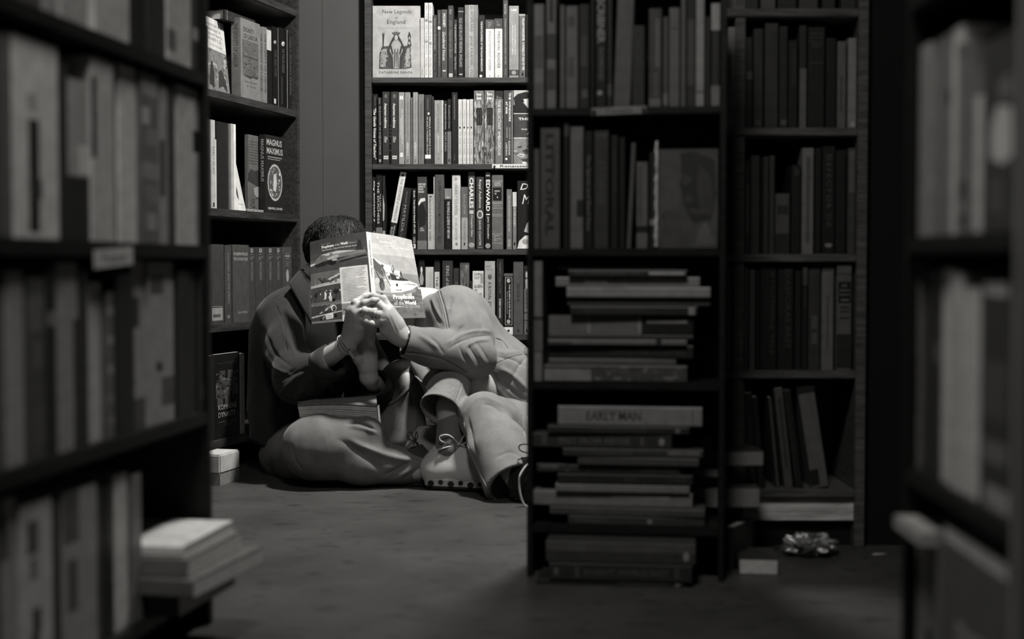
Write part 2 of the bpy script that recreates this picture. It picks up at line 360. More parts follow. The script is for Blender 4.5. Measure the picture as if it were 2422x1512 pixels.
rowA = [dict(x0=882.5, x1=995.5, top=13, t=178, face=1, th=.018, back=.03, d='pale paperback face out with queen engraving', f=queen),
        row1(511, 547, 160, 205, T('Wedgwood   Peter Abelard', .05, .6, 150), T('OXFORD', .85, .97, 120, 'b'), d='slim white paperback'),
        row1(548, 584, 25, 225, ('r', .1, .22, .9, .25, 150), ('r', .1, .5, .9, .53, 160), T('SPEN   TUDOR LIVES: HELENE BONINSKA   TRAVELS TALES', .03, .97, 60, ''), d='tall white paperback'),
        row1(585, 621, 25, 225, ('r', .1, .24, .9, .27, 150), ('r', .1, .53, .9, .56, 160), T('SPEN   TUDOR LIVES: HELENE BONINSKA   TRAVELS TALES', .03, .97, 60, ''), d='tall white paperback'),
        row1(622, 662, 135, 62, T('Echoes from Medieval Halls', .05, .55, 150, 'i'), ('r', .25, .6, .75, .9, 35), T('Barbara Lane', .62, .88, 130), d='dark paperback with black panel'),
        row1(663, 696, 88, 70, T('Francis Young', .06, .2, 140), ('r', .1, .245, .9, .29, 215), T('Tudor Protestantism in the Reign of Mary', .32, .84, 140), d='dark paperback with square white sticker'),
        row1(697, 753, 85, 78, T('MOONEY', .06, .26, 225, 'b'), T('Gendered Voices', .33, .75, 230, 'i', .22, .7), ('r', .25, .89, .75, .91, 200), d='grey book, white slanted title'),
        row1(757, 807, 50, 62, T('Ruiz', .05, .12, 150, 'i'), T('Jour', .2, .3, 130, 'i'), T('Heaven on Earth', .33, .72, 120, 'i', .2, .8), ('r', .15, .94, .85, .99, 190), d='charcoal book, dim slanted title'),
        row1(809, 840, 175, 55, T('THE KNIGHTS TEMPLAR', .08, .58, 200), T('Sean Martin', .64, .86, 190), ('e', .5, .95, .28, .035, 30), d='small dark paperback'),
        row1(843, 900, 65, 30, ('r', .1, .055, .95, .065, 150), T('OLD AGE IN LATE MEDIEVAL ENGLAND', .15, .85, 170, ''), ('r', .25, .945, .75, .96, 200), d='black paperback, thin white line'),
        row1(905, 1026, 44, 128, ('r', .32, .0, .66, 1.0, 165), T('EUROPEANS \u00b7 JANE KRAMER \u00b7 FSG', .02, .99, 70, '', .36, .62), d='thick grey hardback with light band', hard=True),
        row1(1029, 1088, 135, 24, T('THE ENCYCLOPAEDIA OF THE ITALIAN RENAISSANCE', .1, .9, 225, 'b', .34, .62), ('e', .35, .975, .22, .02, 220), d='black paperback, long white title'),
        row1(1091, 1169, 176, 222, ('r', 0, 0, 1, .16, 78), ('t', 'THE VIKING\nPORTABLE\nLIBRARY', .28, .04, .72, .13, 160, '', 'h'), T('ENLIGHTENMENT READER', .2, .88, 80, '', .36, .64), ('r', .45, .96, .55, .98, 70), d='white paperback with dark cap'),
        row1(1171, 1243, 166, 218, ('r', 0, 0, 1, .17, 66), ('t', 'THE\nPORTABLE', .28, .04, .72, .12, 150, '', 'h'), T('MEDIEVAL READER', .22, .84, 60, '', .36, .7), ('r', .45, .96, .55, .98, 70), d='white paperback with darker cap'),
        row1(1245, 1293, 2, 66, T('Bernard Cooke', .05, .18, 170), T('Enthusiasm and Enlightenment in Europe, 1650-1850', .24, .83, 170, '', .3, .62), T('Montague', .88, .97, 130), d='tall dark grey paperback'),
        row1(1298, 1388, 52, 148, ('t', 'Colish', .2, .04, .78, .07, 225, 'b', 'h'), T('Medieval Foundations of the', .27, .68, 225, '', .56, .72), T('Western Intellectual Tradition', .27, .68, 225, '', .32, .48), ('r', 0, .89, 1, .97, 70), ('e', .5, .93, .22, .028, 150), d='pale grey paperback with dark base'),
        row1(1389, 1446, 125, 95, ('r', 0, 0, 1, .03, 150), T('WILLIAM MANCHESTER   A WORLD LIT ONLY BY FIRE', .06, .88, 225, 'b', .5, .86), ('r', .4, .92, .7, .97, 25), d='grey paperback, tall white capitals'),
        row1(1448, 1475, 130, 40, d='thin charcoal paperback'), row1(1476, 1530, 90, 60), row1(1532, 1580, 60, 110)]
back.row(ZB[0], rowA, lambda t: lin(t) * .74, 'top shelf behind the readers', 'books on the top lit shelf')
def pic(u0, v0, u1, v1, sd, lo=60, hi=200, n=60): return [('r', u0, v0, u1, v1, (lo + hi) / 2), ('sp', u0, v0, u1, v1, lo, hi, n, sd)]
anac = lambda: (T('Anacreon redivivus', .16, .5, 225, 'b', .3, .66), T("O'Brien", .62, .7, 200, 'i'), ('r', .2, .885, .8, .93, 215), ('r', .28, .895, .38, .92, 50), ('r', .45, .895, .55, .92, 50), ('r', .62, .895, .72, .92, 50), ('e', .5, .06, .2, .03, 95))
oral = lambda: (T('The Renaissance Epic & the Oral Past', .06, .66, 60, '', .34, .66), T('ANTHONY WELCH', .7, .88, 215), T('Yale', .93, .98, 50))
floral = lambda sd: (*pic(.02, .01, .98, .99, sd, 40, 190, 150), ('t', 'Rome\nAnew', .25, .03, .75, .12, 215, 'b', 'h'), ('r', .26, .235, .82, .47, 18), T('The Kingdom of the Virgin Queen', .25, .455, 90, '', .55, .75), T('The Reign of Elizabeth', .25, .455, 90, '', .33, .5))
spiritual = lambda: (T('ANTIQUES ANON', .16, .4, 130), ('e', .45, .435, .22, .02, 50), T('The Early Tudors', .5, .85, 90), ('sp', .05, .9, .95, .995, 40, 120, 14, 2))
rowB = [row1(68, 130, 842, 26, T('"The Gentle Voices of Teachers"', .2, .93, 225, 'ib', .2, .72), T('ARTICLES', .03, .17, 120, 'i', .45, .62), d='black paperback, white script title'),
        row1(131, 166, 870, 34, T('RENE', .02, .1, 130), T('ELEANOR of AQUITAINE', .14, .86, 150, '', .3, .85), ('r', .3, .93, .9, .97, 140), d='charcoal paperback, faded grey title'),
        row1(169, 236, 820, 50, *anac(), d='dark paperback, bold white title'),
        row1(238, 246, 830, 24, ('r', .3, .45, .7, .47, 150), ('r', .3, .5, .7, .52, 150), ('r', .3, .55, .7, .57, 150), ('r', .3, .6, .7, .62, 150), ('r', .3, .7, .7, .72, 150), ('r', .3, .8, .7, .82, 150), d='wafer thin black booklet'),
        row1(247, 314, 820, 50, *anac(), d='dark paperback, bold white title'),
        row1(316, 369, 825, 140, ('r', .25, .05, .45, .1, 215), ('r', .55, .05, .75, .1, 215), T('THE RENAISSANCE IN EUROPE', .23, .72, 225, '', .54, .74), T('AN ANTHOLOGY', .36, .6, 225, '', .3, .48), ('r', .25, .84, .75, .9, 215), d='pale paperback with white capitals'),
        row1(371, 422, 825, 134, *oral(), d='pale grey paperback, black title'), row1(425, 440, 872, 110, T('Renaissance Essays', .2, .7, 60), d='thin grey booklet'),
        row1(443, 489, 825, 140, *oral(), d='pale grey paperback, black title'),
        row1(490, 544, 843, 104, T('Court, Street & Theatre', .13, .38, 30, '', .36, .6), T('Patricia Fumerton', .75, .95, 40, '', .38, .58), d='mid grey paperback'),
        row1(548, 613, 848, 46, T('FEMALE AND MALE VOICES', .32, .92, 205, '', .62, .82), T('IN EARLY MODERN ENGLAND', .32, .92, 205, '', .28, .46), ('e', .55, .27, .16, .02, 190), T('TRAVITSKY AND PRESCOTT', .05, .22, 140, '', .35, .5), ('r', .05, .865, .85, .92, 218), d='dark paperback with white base label'),
        row1(615, 629, 862, 60, d='thin dark booklet'),
        row1(633, 716, 897, 142, ('r', .85, 0, 1, 1, 190), T('LADY in WAITING', .06, .5, 70, '', .32, .56), T('ANNE GLENCONNER', .55, .83, 205, '', .38, .5), ('r', .35, .9, .6, .93, 120), d='pale rounded hardback', hard=True),
        row1(721, 750, 900, 35, T('Brunelleschi\u2019s Dome', .05, .45, 190, 'i'), T('ROSS KING', .5, .8, 150, '', .2, .8), d='narrow black paperback, grey title'),
        row1(751, 786, 886, 30, ('r', 0, .5, 1, 1, 110), T('Brunelleschi\u2019s Dome', .1, .45, 150), T('Ross King', .55, .8, 60, 'i'), ('r', .2, .92, .8, .97, 60), d='two-tone paperback, black over grey'),
        row1(788, 843, 826, 30, T('Enlightenment and Political Fiction', .04, .38, 150, '', .36, .6), T('Routledge', .86, .95, 110, '', .4, .56), d='black hardback, small title', hard=True),
        row1(846, 884, 889, 195, *spiritual(), d='slim white paperback with dot'), row1(885, 921, 887, 190, *spiritual(), d='slim white paperback with dot'),
        row1(923, 948, 890, 200, *spiritual(), d='slim white paperback with dot'), row1(949, 982, 887, 180, *spiritual(), d='slim white paperback with dot'),
        row1(987, 1077, 811, 120, *floral(11), d='floral paperback with black title box'), row1(1080, 1171, 809, 120, *floral(12), d='floral paperback with black title box'),
        row1(1175, 1247, 812, 108, ('r', 0, 0, 1, .11, 34), ('t', 'THE\nRELUCTANT', .2, .07, .8, .1, 170, '', 'h'), ('sp', .05, .12, .95, .98, 80, 150, 40, 5), T('THE RELUCTANT AMBASSADOR', .13, .88, 225, '', .34, .7), d='grey paperback, large white capitals'),
        row1(1250, 1337, 809, 62, ('r', .85, 0, 1, 1, 110), T('THE WINDSORS', .03, .42, 228, 'b', .56, .76), T('AT WAR', .15, .32, 228, 'b', .22, .42), T('THE KING, HIS BROTHER', .5, .66, 190, '', .58, .7), T('AND A FAMILY DIVIDED', .5, .64, 190, '', .3, .42), T('ALEXANDER', .68, .88, 225, '', .52, .7), T('LARMAN', .71, .88, 225, '', .22, .4), ('e', .3, .93, .12, .015, 215), d='dark hardback, white stacked titles', hard=True),
        dict(x0=X(1342), x1=X(1342) + 112, top=808 / 3.78, t=60, face=1, th=.03, d='hardback face out with hatted portrait', s=(), f=[
            ('r', 0, 0, 1, .31, 165), ('p', [(0, .1), (.08, .05), (.25, .02), (.45, .05), (.52, .12), (.3, .14), (.02, .2)], 28), ('p', [(.2, .12), (.5, .1), (.56, .16), (.54, .2), (.58, .23), (.52, .26), (.45, .28), (.3, .24)], 205), ('r', .42, .15, .5, .165, 40), ('r', .44, .22, .54, .23, 70),
            ('p', [(0, .2), (.18, .15), (.3, .24), (.42, .29), (.44, .31), (0, .31)], 30), ('r', 0, .31, 1, .32, 210),
            ('t', 'THE WINDSORS', .1, .37, 1.0, .405, 232, 'b', 'h'), ('p', [(.42, .47), (.47, .445), (.52, .47), (.47, .495)], 225), ('t', 'THE KING, HIS BROTHER', .16, .52, .98, .54, 215, 'b', 'h'), ('t', 'ALEXANDER', .28, .57, .98, .6, 230, 'b', 'h'),
            ('r', 0, .64, 1, .65, 200), *pic(0, .65, 1, 1, 21, 30, 210, 60)]),
        row1(1780, 1830, 830, 80), row1(1832, 1890, 850, 60)]
back.row(ZB[1], rowB, albB, 'second shelf behind the readers', 'books on the second lit shelf')
def row3(x0, x1, top, t, *s, **k): return dict(x0=860 + x0 / 3.6, x1=860 + x1 / 3.6, top=380 + top / 3.6, t=t, s=s, **k)
rowC = [row3(62, 104, 140, 24, T('King RICHARD II', .05, .62, 215, 'ib', .2, .75), T('BRYAN BEVAN', .75, .95, 180), d='black paperback, white slanted title'),
        row3(106, 161, 115, 26, ('r', 0, .71, 1, 1, 105), T('THE DUCHESS', .1, .66, 205, '', .22, .52), T('THE LAST OF', .26, .5, 205, '', .62, .78), T('Caroline', .75, .9, 60, 'i', .52, .76), T('Blackwood', .77, .95, 60, 'i', .2, .44), d='black paperback with grey foot'),
        row3(163, 186, 128, 38, ('p', [(.1, .25), (.8, .4), (.6, .6), (.1, .62)], 170), ('r', 0, .75, 1, 1, 150), d='thin dark book, pale patches'),
        row3(192, 246, 96, 36, ('r', 0, 0, 1, .66, 200), ('r', .3, .03, .7, .06, 40), T('THE DUCHESS of WINDSOR', .09, .64, 60, '', .3, .7), T('MICHAEL', .7, .88, 200, '', .55, .8), T('BLOCH', .72, .86, 200, '', .18, .42), ('r', 0, .94, 1, 1, 215), lean=.185, d='leaning book, white over dark'),
        row3(276, 346, 232, 40, T('MATILDA', .28, .72, 150, '', .3, .62), T('NANCY GOLDSTONE', .06, .25, 130, '', .4, .55), T('Queen of England', .74, .96, 120, '', .35, .5), lean=.13, d='leaning charcoal paperback'),
        row3(412, 452, 236, 22, T('Brooke   From Alfred to Henry III  871-1272', .04, .74, 230, 'b', .3, .7), T('NORTON', .8, .9, 200), ('r', .2, .915, .8, .985, 205), ('p', [(.2, .915), (.5, .95), (.2, .985)], 30), d='black paperback, long white title'),
        row3(457, 540, 138, 60, ('t', 'NINETY-NINE\nGLIMPSES OF\nPRINCESS\nMARGARET', .1, .09, .88, .22, 200, 'b', 'h'), ('p', [(.1, .36), (.35, .3), (.8, .29), (.85, .33), (.4, .35), (.15, .4)], 225), ('p', [(.1, .4), (.6, .36), (.95, .5), (.85, .66), (.2, .7), (.05, .55)], 30), ('t', 'CRAIG\nBROWN', .3, .7, .72, .75, 190, 'b', 'h'), ('r', 0, .88, 1, 1, 110), d='dark hardback with photo spine', hard=True),
        row3(545, 596, 286, 172, T('Edward the Second: The Terrible Prince   David Butler', .08, .85, 35, 'b', .32, .64), ('r', .3, .03, .7, .06, 60), d='short pale paperback'),
        row3(597, 605, 138, 215, d='thin tall white booklet'),
        row3(607, 688, 120, 76, T('QUEEN VICTORIA\u2019S MATRIARCH', .08, .78, 40, 'b', .34, .66), T('PALACE', .82, .92, 40), d='dark grey hardback, sunken title', hard=True),
        row3(690, 750, 238, 22, ('r', 0, 0, 1, .175, 120), ('t', 'Oxford', .2, .13, .75, .155, 225, '', 'h'), T('THE KINGS & QUEENS OF BRITAIN', .21, .82, 230, 'bl', .3, .74), d='black paperback with grey cap'),
        row3(752, 826, 122, 196, T('An', .03, .08, 60, 'i'), T('UNLIKELY COUNTESS', .11, .54, 110, 'b', .3, .66), T('LOUISE CARPENTER', .58, .88, 110, '', .34, .62), ('r', .42, .91, .5, .95, 25), ('r', .56, .91, .64, .95, 25), d='broad white hardback', hard=True),
        row3(830, 888, 224, 150, ('r', 0, 0, 1, .49, 92), T('ROYAL AFFAIRS', .12, .44, 150, '', .36, .66), T('LESLIE CARROLL', .55, .87, 80, '', .4, .66), ('r', .4, .89, .6, .94, 40), d='two-tone paperback, grey over white'),
        row3(889, 950, 92, 76, T('CHARLES II', .08, .54, 228, 'b', .2, .78), T('Christopher Falkus', .56, .84, 205, 'i', .32, .7), ('e', .5, .945, .42, .033, 150), d='grey book, huge white title'),
        row3(958, 1026, 138, 52, T('Royal Audience', .04, .43, 225, '', .28, .68), ('e', .5, .52, .4, .06, 190), ('e', .48, .52, .28, .042, 90), T('DAVID CHARTER', .6, .95, 205, '', .34, .62), ('r', .2, .97, .8, .98, 130), d='charcoal book with pale medallion'),
        row3(1031, 1086, 90, 26, ('p', [(.2, .065), (.15, .02), (.35, .04), (.5, .01), (.65, .04), (.85, .02), (.8, .065)], 205), T('EDWARD I', .11, .56, 232, 'b', .22, .82), T('John Chancellor', .58, .87, 225, '', .34, .72), ('e', .5, .955, .42, .033, 140), d='black book, huge white title'),
        row3(1090, 1190, 122, 92, ('r', .05, .08, .95, .085, 170), ('t', 'JASPER\nRIDLEY', .22, .1, .8, .145, 190, '', 'h'), ('r', .1, .17, .86, .345, 20), ('t', 'HENRY\nVII', .24, .205, .74, .265, 205, '', 'h'), ('p', [(.45, .3), (.5, .285), (.55, .3), (.5, .315)], 200), ('r', .05, .365, .95, .37, 175), ('r', .05, .38, .95, .385, 175), ('t', 'POLITICS', .2, .4, .8, .425, 150, '', 'h'), ('r', .05, .445, .95, .45, 175), ('r', .05, .53, .95, .535, 175), ('r', .05, .55, .95, .555, 175), ('r', .05, .79, .95, .795, 175), ('t', 'UNIVERSITY\nOF\nCALIFORNIA\nPRESS', .2, .81, .8, .885, 190, '', 'h'), ('r', .05, .915, .95, .92, 175), d='thick grey hardback with banded spine', hard=True),
        row3(1216, 1264, 244, 106, T('THE LIFE OF EDWARD THE SECOND', .1, .7, 190, '', .36, .62), T('ROYAL', .84, .96, 190), d='grey paperback, faint white title'),
        row3(1268, 1303, 268, 112, ('r', 0, 0, 1, .25, 190), T('LIVING IN THE COURT', .1, .6, 200), ('r', .3, .88, .7, .93, 20), d='slim grey paperback, white cap'),
        dict(x0=860 + 1308 / 3.6, x1=860 + 1308 / 3.6 + 116, top=380 + 172 / 3.6, t=26, face=1, th=.03, d='black hardback face out with script title', f=[
            ('t', 'Darling', .06, .04, .75, .16, 215, 'i', 'h'), ('t', 'Monster', .1, .2, .85, .34, 220, 'i', 'h'), ('sp', .3, .08, .95, .5, 26, 70, 40, 9),
            ('p', [(.14, .74), (.2, .62), (.34, .53), (.55, .5), (.7, .6), (.5, .66), (.3, .78)], 185), ('p', [(.0, .99), (.04, .88), (.16, .8), (.5, .78), (.9, .8), (.98, .99)], 205), ('e', .4, .72, .12, .08, 150), ('e', .17, .89, .07, .04, 150)]),
        row3(1740, 1790, 150, 70), row3(1792, 1850, 180, 120)]
back.row(ZB[2], rowC, albB, 'third shelf behind the readers', 'books on the third lit shelf')
rowD = [row3(330, 372, 900, 60), row3(374, 420, 880, 120), row3(422, 463, 910, 40),
        row3(465, 521, 842, 24, ('e', .5, .14, .16, .045, 200), ('p', [(.2, .25), (.35, .18), (.65, .18), (.85, .26), (.7, .34), (.3, .34)], 160), ('r', 0, .4, 1, .42, 60), ('p', [(.0, .45), (.9, .5), (1, .9), (0, .95)], 170), d='black paperback with a small portrait'),
        row3(523, 595, 906, 180, T('THE LAST PRINCESS', .2, .85, 160, '', .35, .65), d='plain white hardback', hard=True),
        row3(598, 652, 846, 32, ('r', .1, .16, .9, 1, 190), T('THE KINGS', .22, .6, 40, 'b', .3, .65), d='black book with white lower spine'),
        row3(668, 761, 853, 50, T('KING of the NORTH', .07, .6, 170, '', .36, .66), d='dark hardback, pale title', hard=True),
        row3(763, 813, 916, 50, T('TUDOR', .2, .5, 100), d='dark low paperback'),
        row3(817, 902, 870, 72, *pic(.06, .03, .94, .97, 31, 45, 140, 60), d='engraved grey spine'),
        row3(896, 923, 1026, 40, T('1536', .15, .4, 150), **{'in': .004, 'd': 'short charcoal book'}),
        row3(926, 1022, 940, 205, ('t', 'JOHN\nGUY', .14, .03, .72, .13, 35, 'b', 'h'), ('t', 'QUEEN\nOF\nSCOTS', .12, .22, .92, .4, 30, 'b', 'h'), ('p', [(.7, .05), (.95, .03), (.97, .2), (.75, .2)], 150), ('sp', .6, .4, .98, .7, 90, 190, 16, 4), d='white hardback, stacked black capitals', hard=True),
        row3(1029, 1120, 856, 160, ('t', 'JANICE\nHADLOW', .18, .06, .82, .13, 50, '', 'h'), ('p', [(.3, .23), (.38, .17), (.5, .2), (.62, .17), (.7, .23), (.5, .26)], 90), T('A ROYAL EXPERIMENT', .28, .9, 45, 'b', .34, .64), d='pale hardback, dark crown mark', hard=True),
        row3(1131, 1194, 836, 32, ('sp', .05, .02, .95, .98, 24, 70, 40, 8), T('THE ROYAL FAMILY AT WAR', .04, .46, 110, '', .4, .64), T('ROBERT HARDMAN', .53, .78, 190, 'b', .34, .62), d='black speckled book'),
        row3(1196, 1272, 960, 26, ('r', 0, 0, 1, .05, 90), ('r', .1, .07, .92, .075, 190), ('r', .1, .84, .92, .845, 190), ('r', .1, .07, .14, .845, 190), ('r', .88, .07, .92, .845, 190), ('e', .5, .12, .2, .035, 170), ('e', .5, .79, .2, .035, 170), T('THE QUEEN\u2019S SLAVE TRADER', .18, .74, 205, 'b', .52, .7), T('NICK HAZLEWOOD', .3, .66, 160, '', .3, .42), ('r', 0, .88, 1, 1, 215), ('e', .5, .94, .14, .02, 20), d='framed black spine, white foot'),
        row3(1273, 1362, 860, 74, ('r', .2, .1, .8, .104, 40), T('GEORGE III', .3, .55, 40, 'b', .36, .62), ('r', .4, .93, .6, .97, 40), d='plain grey hardback', hard=True),
        row3(1366, 1412, 896, 108, ('r', 0, 0, 1, .33, 40), ('e', .5, .13, .22, .05, 205), ('p', [(.25, .2), (.75, .18), (.8, .33), (.3, .33)], 180), T('GEORGE III', .36, .62, 50, 'b', .3, .7), ('r', 0, .68, 1, .69, 30), ('r', 0, .79, 1, .8, 30), ('r', .4, .92, .7, .97, 30), d='grey paperback with portrait cap'),
        row3(1440, 1500, 900, 90)]
back.row(ZB[3], rowD, albB, 'fourth shelf behind the readers', 'books on the fourth lit shelf')
# the card strip pinned under the second shelf
def card(case, shelf, px0, px1, py0, py1, z_in, t, alb, items=(), name='shelf_tag', tilt=0.0, pins=True):
    a0, z1 = case.loc(px0, py0); a1, z0 = case.loc(px1, py1); mb = MB(); w, h = a1 - a0, z1 - z0
    mb.box((0, -.0012, 0), (w, -.0002, h), grey(alb(t), .6)); decals(mb, items, lambda u, v, L: Vector((u * w, -.0012 - .0002 * L, h * (1 - v))), alb, .6)
    if pins:
        for u in (.045, .955): mb.tube([(u * w, -.001, h * .45), (u * w, -.004, h * .45)], h * .28, grey(.03, .3))
    o = mb.build(name); o.matrix_world = case.M(a0, z_in, z0) @ Matrix.Rotation(tilt, 4, 'Y'); mw = o.matrix_world.copy()
    o.parent = case.root; bpy.context.view_layer.update(); o.matrix_parent_inverse = case.root.matrix_world.inverted(); return o
o = card(back, None, 1164, 1290, 388.5, 398, -.0003, 205, albB, [('t', 'Renaissance', .15, .2, .82, .78, 30, 'b', 'h')])
o['label'] = 'white card reading Renaissance'
# ------------------------------------------------------------------ the bookcase at the side, turned towards the readers
pr, pl_ = P(711, 630, 4.6), P(500, 630, 4.02)
side = Case(pl_.x, pl_.y, math.atan2(pr.y - pl_.y, pr.x - pl_.x)); LS = (pr - pl_).length
def albS(t): return lin(t) * 1.25
ZS = [side.loc(705, 262)[1], side.loc(705, 509)[1], side.loc(560, 764)[1], side.loc(545, 1036)[1], side.loc(690, 18)[1]]
side.build('bookcase', 'dark scuffed bookcase beside the wall, set at an angle to the readers', -.35, LS, ZS, .26, 2.0, WOOD_L, th=.02, thick=.024)
def bs(x0, x1, top, t, *s, **k): return dict(x0=x0, x1=x1, top=top, t=t, s=s, **k)
engr = [('r', 0, 0, 1, .42, 190), ('t', 'Aristocrats and\nStatehood in\nWestern Iberia,\n300-600 C.E.', .08, .06, .9, .3, 50, 'c', 'h'), ('t', 'Damian Fernandez', .3, .345, .85, .37, 90, '', 'h'), ('r', 0, .42, 1, .425, 60), *pic(0, .425, 1, .97, 41, 60, 165, 90),
        ('p', [(.1, .9), (.25, .6), (.32, .58), (.36, .75), (.3, .95)], 45), ('p', [(.5, .92), (.55, .7), (.7, .65), (.85, .8), (.9, .95), (.7, .88)], 50)]
lab = [('r', 0, 0, 1, 1, 112), ('t', 'THE', .45, .065, .55, .08, 60, '', 'h'), ('t', 'DIGNITY\nOF LABOUR', .16, .1, .88, .24, 45, 'b', 'h'), ('r', .1, .26, .92, .7, 84), ('sp', .12, .28, .9, .46, 60, 110, 30, 3), ('r', .12, .46, .9, .475, 55), ('sp', .12, .5, .9, .7, 45, 105, 50, 6),
       ('p', [(.1, .7), (.92, .69), (.85, .72), (.6, .71), (.5, .735), (.3, .72)], 55), ('t', 'GORDON BUTTERWORTH', .2, .77, .85, .79, 70, '', 'h'), ('t', 'OF THE AGE', .3, .82, .78, .84, 70, '', 'h')]
rowE = [bs(478, 496, 60, 60), bs(497, 566, 44, 150, face=1, th=.02, f=engr, rz=.12, back=.1, dx=.0, d='paperback face out, white over engraving'),
        bs(570, 616, 50, 108, T('THE DIGNITY OF LABOUR', .07, .62, 50, 'b'), face=1, th=.032, f=lab, d='tan paperback face out with harbour picture', rz=.0),
        bs(616.5, 626, 64, 108, T('THE DIGNITY OF LABOUR', .08, .85, 45, 'b', .3, .7), d='tan paperback, dark title'), bs(626.5, 635.5, 66, 112, T('THE DIGNITY OF LABOUR', .08, .85, 45, 'b', .3, .7), d='tan paperback, dark title'),
        bs(636, 649, 68, 20, ('r', 0, .03, .85, .29, 175), d='black book with white corner flap'),
        bs(649.5, 664, 66, 16, ('r', .88, 0, .96, 1, 120), T('e', .17, .21, 200, 'i', .2, .6, 'h'), T('TIME AND WAR', .28, .62, 70), ('r', .2, .9, .5, .96, 190), d='glossy black hardback', hard=True, rough=.2),
        bs(664.5, 686, 67, 16, ('t', 'e', .3, .16, .62, .22, 205, 'ib', 'h'), T('THE TWELVE CAESARS', .25, .55, 90, '', .35, .62), ('r', .3, .6, .34, .95, 90), ('r', .88, 0, .95, 1, 130), d='glossy black hardback', hard=True, rough=.2),
        bs(686.5, 696, 80, 24, T('HOLY ROMAN EMPIRE', .06, .8, 110), d='thin black paperback')]
side.row(ZS[0], rowE, lambda t: lin(t) * .95, 'top shelf of angled bookcase', 'books on the angled top shelf', inset=.02, depth=.15)
# the old leather volume lying across their tops
a0 = side.loc(480)[0]; a1 = side.loc(622)[0]; zt = side.loc(600, 50)[1]
o = make_book('book', .03, .20, .13, 34, albS, [('r', 0, .06, 1, .1, 70), ('sp', .1, .1, .9, .5, 20, 70, 20, 1)], hard=True)
o.matrix_world = side.M(side.loc(622)[0] + .03, .035, ZS[0] + .2365) @ Matrix(((0, 0, -1, 0), (0, 1, 0, 0), (1, 0, 0, 0), (0, 0, 0, 1)))
tag(o, 'old dark leather volume lying across the tops of upright books', 'book')
mag = [('r', 0, 0, 1, .55, 26), ('t', 'MAGNUS\nMAXIMUS', .05, .05, .95, .24, 150, 'b', 'h'), ('r', .1, .27, .9, .285, 110), ('r', .1, .3, .8, .31, 110), ('e', .5, .6, .42, .24, 150), ('e', .5, .6, .37, .21, 70), ('sp', .2, .42, .8, .78, 50, 190, 50, 4), ('p', [(.42, .5), (.56, .48), (.6, .6), (.55, .72), (.4, .7)], 165), ('t', 'MAXWELL CRAVEN', .12, .92, .9, .95, 170, 'b', 'h')]
hill = [('r', 0, 0, 1, .5, 82), *[('r', .06, .08 + .035 * i, .86 - .1 * (i % 3), .092 + .035 * i, 62) for i in range(9)], ('p', [(0, .5), (.15, .44), (.4, .46), (.6, .44), (.8, .36), (1, .34), (1, .64), (.6, .66), (0, .6)], 44), ('p', [(.3, .68), (1, .62), (1, .76), (.5, .8), (.35, .76)], 120), ('sp', .1, .78, .98, .98, 30, 70, 40, 3)]
rowF = [bs(480, 499, 250, 40), bs(501, 511, 241, 150, T('EARLY ISLAM', .3, .6, 70), ('r', .3, .93, .7, .98, 50), d='pale paperback'), bs(511.5, 517, 331, 165, d='short white booklet'),
        bs(517.5, 547, 277, 24, ('r', .9, 0, .95, 1, 60), d='thick black hardback', hard=True), bs(547.5, 558, 268, 150, ('r', .5, 0, 1, 1, 190), d='pale paperback'),
        bs(560, 588, 330, 175, face=1, th=.016, rz=.12, back=.22, f=[('p', [(.2, .5), (.35, .45), (.5, .7), (.45, .85), (.3, .8)], 60), ('e', .4, .6, .08, .06, 150), ('r', .3, .9, .8, .91, 120)], d='white paperback leaning back, dark figure'),
        bs(589, 628, 322, 82, face=1, th=.014, f=hill, d='grey book face out, hillside photograph', **{'in': .05}),
        bs(629, 671, 322, 26, T('MAGNUS MAXIMUS', .06, .6, 120, 'b'), face=1, th=.024, f=mag, d='black paperback face out with gold coin')]
side.row(ZS[1], rowF, albS, 'second shelf of angled bookcase', 'books on the angled second shelf', inset=.025, depth=.14)
card(side, None, 580, 623, 494, 503, -.0003, 150, albS, [('t', 'Ancient Rome', .12, .15, .88, .85, 25, 'bi', 'h')])['label'] = 'white card reading Ancient Rome'
man = lambda: (('p', [(.35, .02), (.5, .012), (.65, .03), (.62, .07), (.4, .075), (.32, .05)], 125), ('p', [(.42, .03), (.55, .03), (.5, .06)], 50), ('r', .3, .095, .7, .1, 110), T('The', .12, .17, 110), T('MANICHAEAN', .2, .45, 105, '', .35, .65))
